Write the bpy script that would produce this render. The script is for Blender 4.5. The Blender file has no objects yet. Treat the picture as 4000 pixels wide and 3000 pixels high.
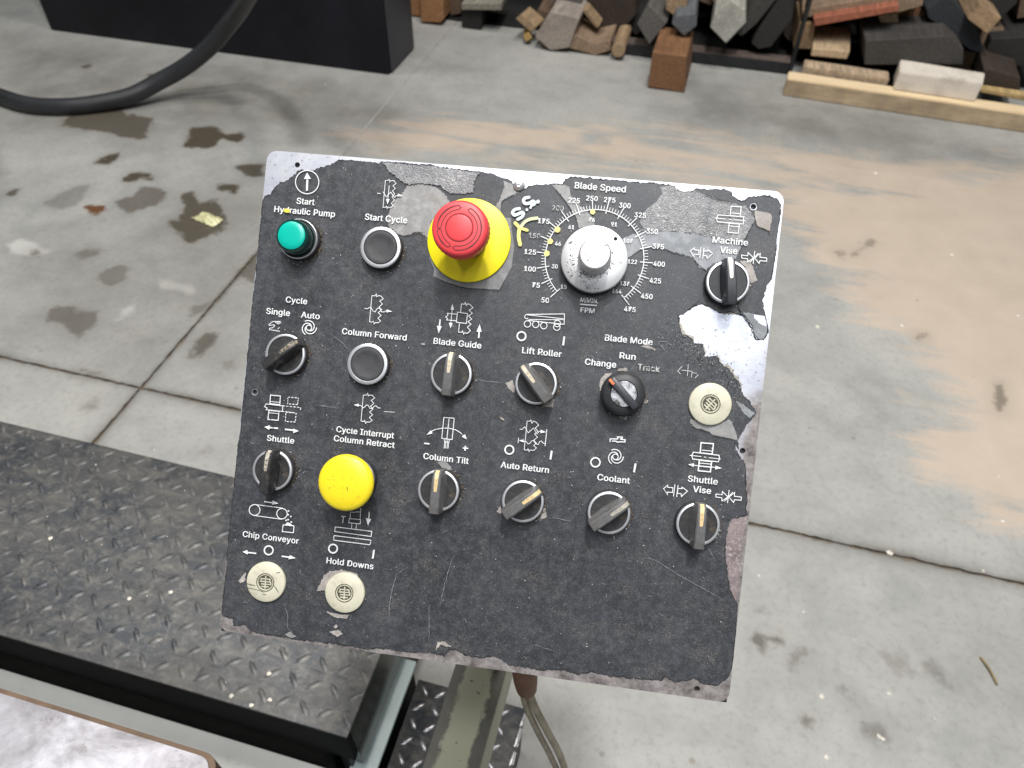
import bpy, bmesh, math, random
import numpy as np
from mathutils import Vector, Matrix, noise as mnoise
from mathutils.geometry import tessellate_polygon

random.seed(7)
C = bpy.data.collections.new("scene"); bpy.context.scene.collection.children.link(C)
scene = bpy.context.scene
# ---------------------------------------------------------------- camera
cam_d = bpy.data.cameras.new("camera"); cam = bpy.data.objects.new("camera", cam_d); C.objects.link(cam)
cam_d.sensor_width = 36.0; cam_d.lens = 26.01; cam_d.clip_start = 0.02; cam_d.clip_end = 200
CR = ((0.96626895, -0.19500006, 0.16822393), (0.25702437, 0.68907088, -0.67758379), (0.01621067, 0.69796583, 0.71594756))
cam.matrix_world = Matrix.Translation((0, 0, 1.55)) @ Matrix(CR).to_4x4()
cam_d.dof.use_dof = True; cam_d.dof.focus_distance = 0.545; cam_d.dof.aperture_fstop = 10.5
scene.camera = cam
# ---------------------------------------------------------------- workshop light
w = bpy.data.worlds.new("World"); scene.world = w; w.use_nodes = True
w.node_tree.nodes["Background"].inputs[0].default_value = (0.90, 0.95, 1.0, 1); w.node_tree.nodes["Background"].inputs[1].default_value = 0.17
def area(name, loc, target, sx, sy, power, col=(1, 0.98, 0.95)):
    d = bpy.data.lights.new(name, 'AREA'); d.shape = 'RECTANGLE'; d.size = sx; d.size_y = sy; d.energy = power; d.color = col
    o = bpy.data.objects.new(name, d); C.objects.link(o); o.location = loc
    o.rotation_euler = (Vector(target) - Vector(loc)).to_track_quat('-Z', 'Y').to_euler()
    return o
area("ceiling_strip_light", (0.5, -1.05, 6.3), (0.1, 0.3, 0.6), 2.2, 0.7, 115, (0.97, 0.985, 1))
area("ceiling_strip_light", (1.0, -2.7, 6.0), (0.2, 0.4, 0.9), 2.4, 1.0, 50, (0.93, 0.965, 1))
area("high_bay_lamp", (0.15, 0.15, 6.6), (0.15, 0.15, 0), 0.40, 0.40, 215)
area("high_bay_lamp", (-2.0, 0.9, 6.6), (-2.0, 0.9, 0), 0.5, 0.5, 60)
area("high_bay_lamp", (2.0, 1.4, 6.6), (2.0, 1.4, 0), 0.5, 0.5, 60)
area("high_bay_lamp", (0.4, 2.5, 6.6), (0.4, 3.0, 0), 0.6, 0.6, 125, (1, 0.93, 0.84))
area("high_bay_lamp", (-3.4, 2.6, 6.6), (-2.4, 2.6, 0), 0.6, 0.6, 80)
vs = scene.view_settings; scene.display_settings.display_device = 'sRGB'
vs.view_transform = 'Standard'; vs.look = 'None'; vs.exposure = 0.0; vs.gamma = 1.0
scene.cycles.use_denoising = True
scene.cycles.max_bounces = 6

# ---------------------------------------------------------------- traced sizes (metres on the floor, millimetres on the panel)
PANR = ((0.9926436, -0.0901346, 0.0808357), (0.1209148, 0.7039133, -0.6999183), (0.0061856, 0.7045437, 0.7096337))
TEXT = [('Start',-156.01,146.2,13.78,4.5),('Hydraulic Pump',-156.01,138.69,46.79,4.5),('Start Cycle',-93.62,138.86,31.85,4.5),('Cycle',-155.24,72.09,16.46,4.4),('Single',-168.47,62.08,18.34,4.4),('Auto',-143.4,61.95,14.27,4.4),('Column Forward',-93.54,52.83,49.01,4.4),('Cycle Interrupt',-92.77,-20.13,43.79,4.4),('Column Retract',-92.75,-27.06,46.2,4.4),('Shuttle',-156.57,-32.56,21.07,4.4),('Chip Conveyor',-156.5,-106.71,43.57,4.4),('Hold Downs',-93.98,-118.3,35.79,4.4),('Blade Guide',-30.87,52.59,35.51,4.4),('Lift Roller',31.42,52.4,28.61,4.4),('Blade Speed',60.67,174.72,36.52,4.5),('M/MIN.',61.56,92.93,12.65,3.1),('FPM',60.99,85.68,9.99,3.5),('Blade Mode',92.53,67.54,33.93,4.4),('Run',93,55.84,11.36,4.4),('Change',74.36,48.85,22.31,4.4),('Track',108.79,48.95,15.7,4.4),('Coolant',92.43,-32.97,23.16,4.4),('Shuttle',155.05,-26.42,20.81,4.4),('Vise',155.25,-33.47,12.61,4.4),('Machine',156,144.29,24.59,4.4),('Vise',155.61,137.66,11.91,4.4),('Column Tilt',-30.39,-32.44,33.67,4.4),('Auto Return',27.92,-32.15,35.19,4.4),('50',29.82,90.08,5.38,3.6),('75',22.09,100.29,5.4,3.6),('100',16.48,111.61,8.24,3.6),('125',15.31,123.88,8.24,3.6),('150',17.29,135.89,8.23,3.6),('175',22.75,146.97,8.21,3.6),('200',31.93,157.2,8.18,3.6),('225',43.02,163.72,8.15,3.6),('250',55.62,166.25,8.12,3.6),('275',68.38,166.18,8.08,3.6),('300',79.54,163.11,8.05,3.6),('325',91.1,157.22,8.02,3.6),('350',100.77,146.4,8,3.6),('375',106.23,136.02,7.99,3.6),('400',108.15,123.61,7.99,3.6),('425',106.81,111.49,7.99,3.6),('450',101.99,99.83,8.01,3.6),('475',90.99,89.41,8.04,3.6),('15',42.16,101.04,4.15,2.95),('30',34.06,115.05,4.16,2.95),('46',34.66,131.63,4.16,2.95),('61',43.06,144.36,4.15,2.95),('76',57.12,150.95,4.13,2.95),('91',73.4,149.01,4.1,2.95),('107',84.47,138.08,6.4,2.95),('122',89.21,123.47,6.39,2.95),('137',85.42,107.41,6.4,2.95),('144',80.41,101.44,6.42,2.95)]
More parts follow.
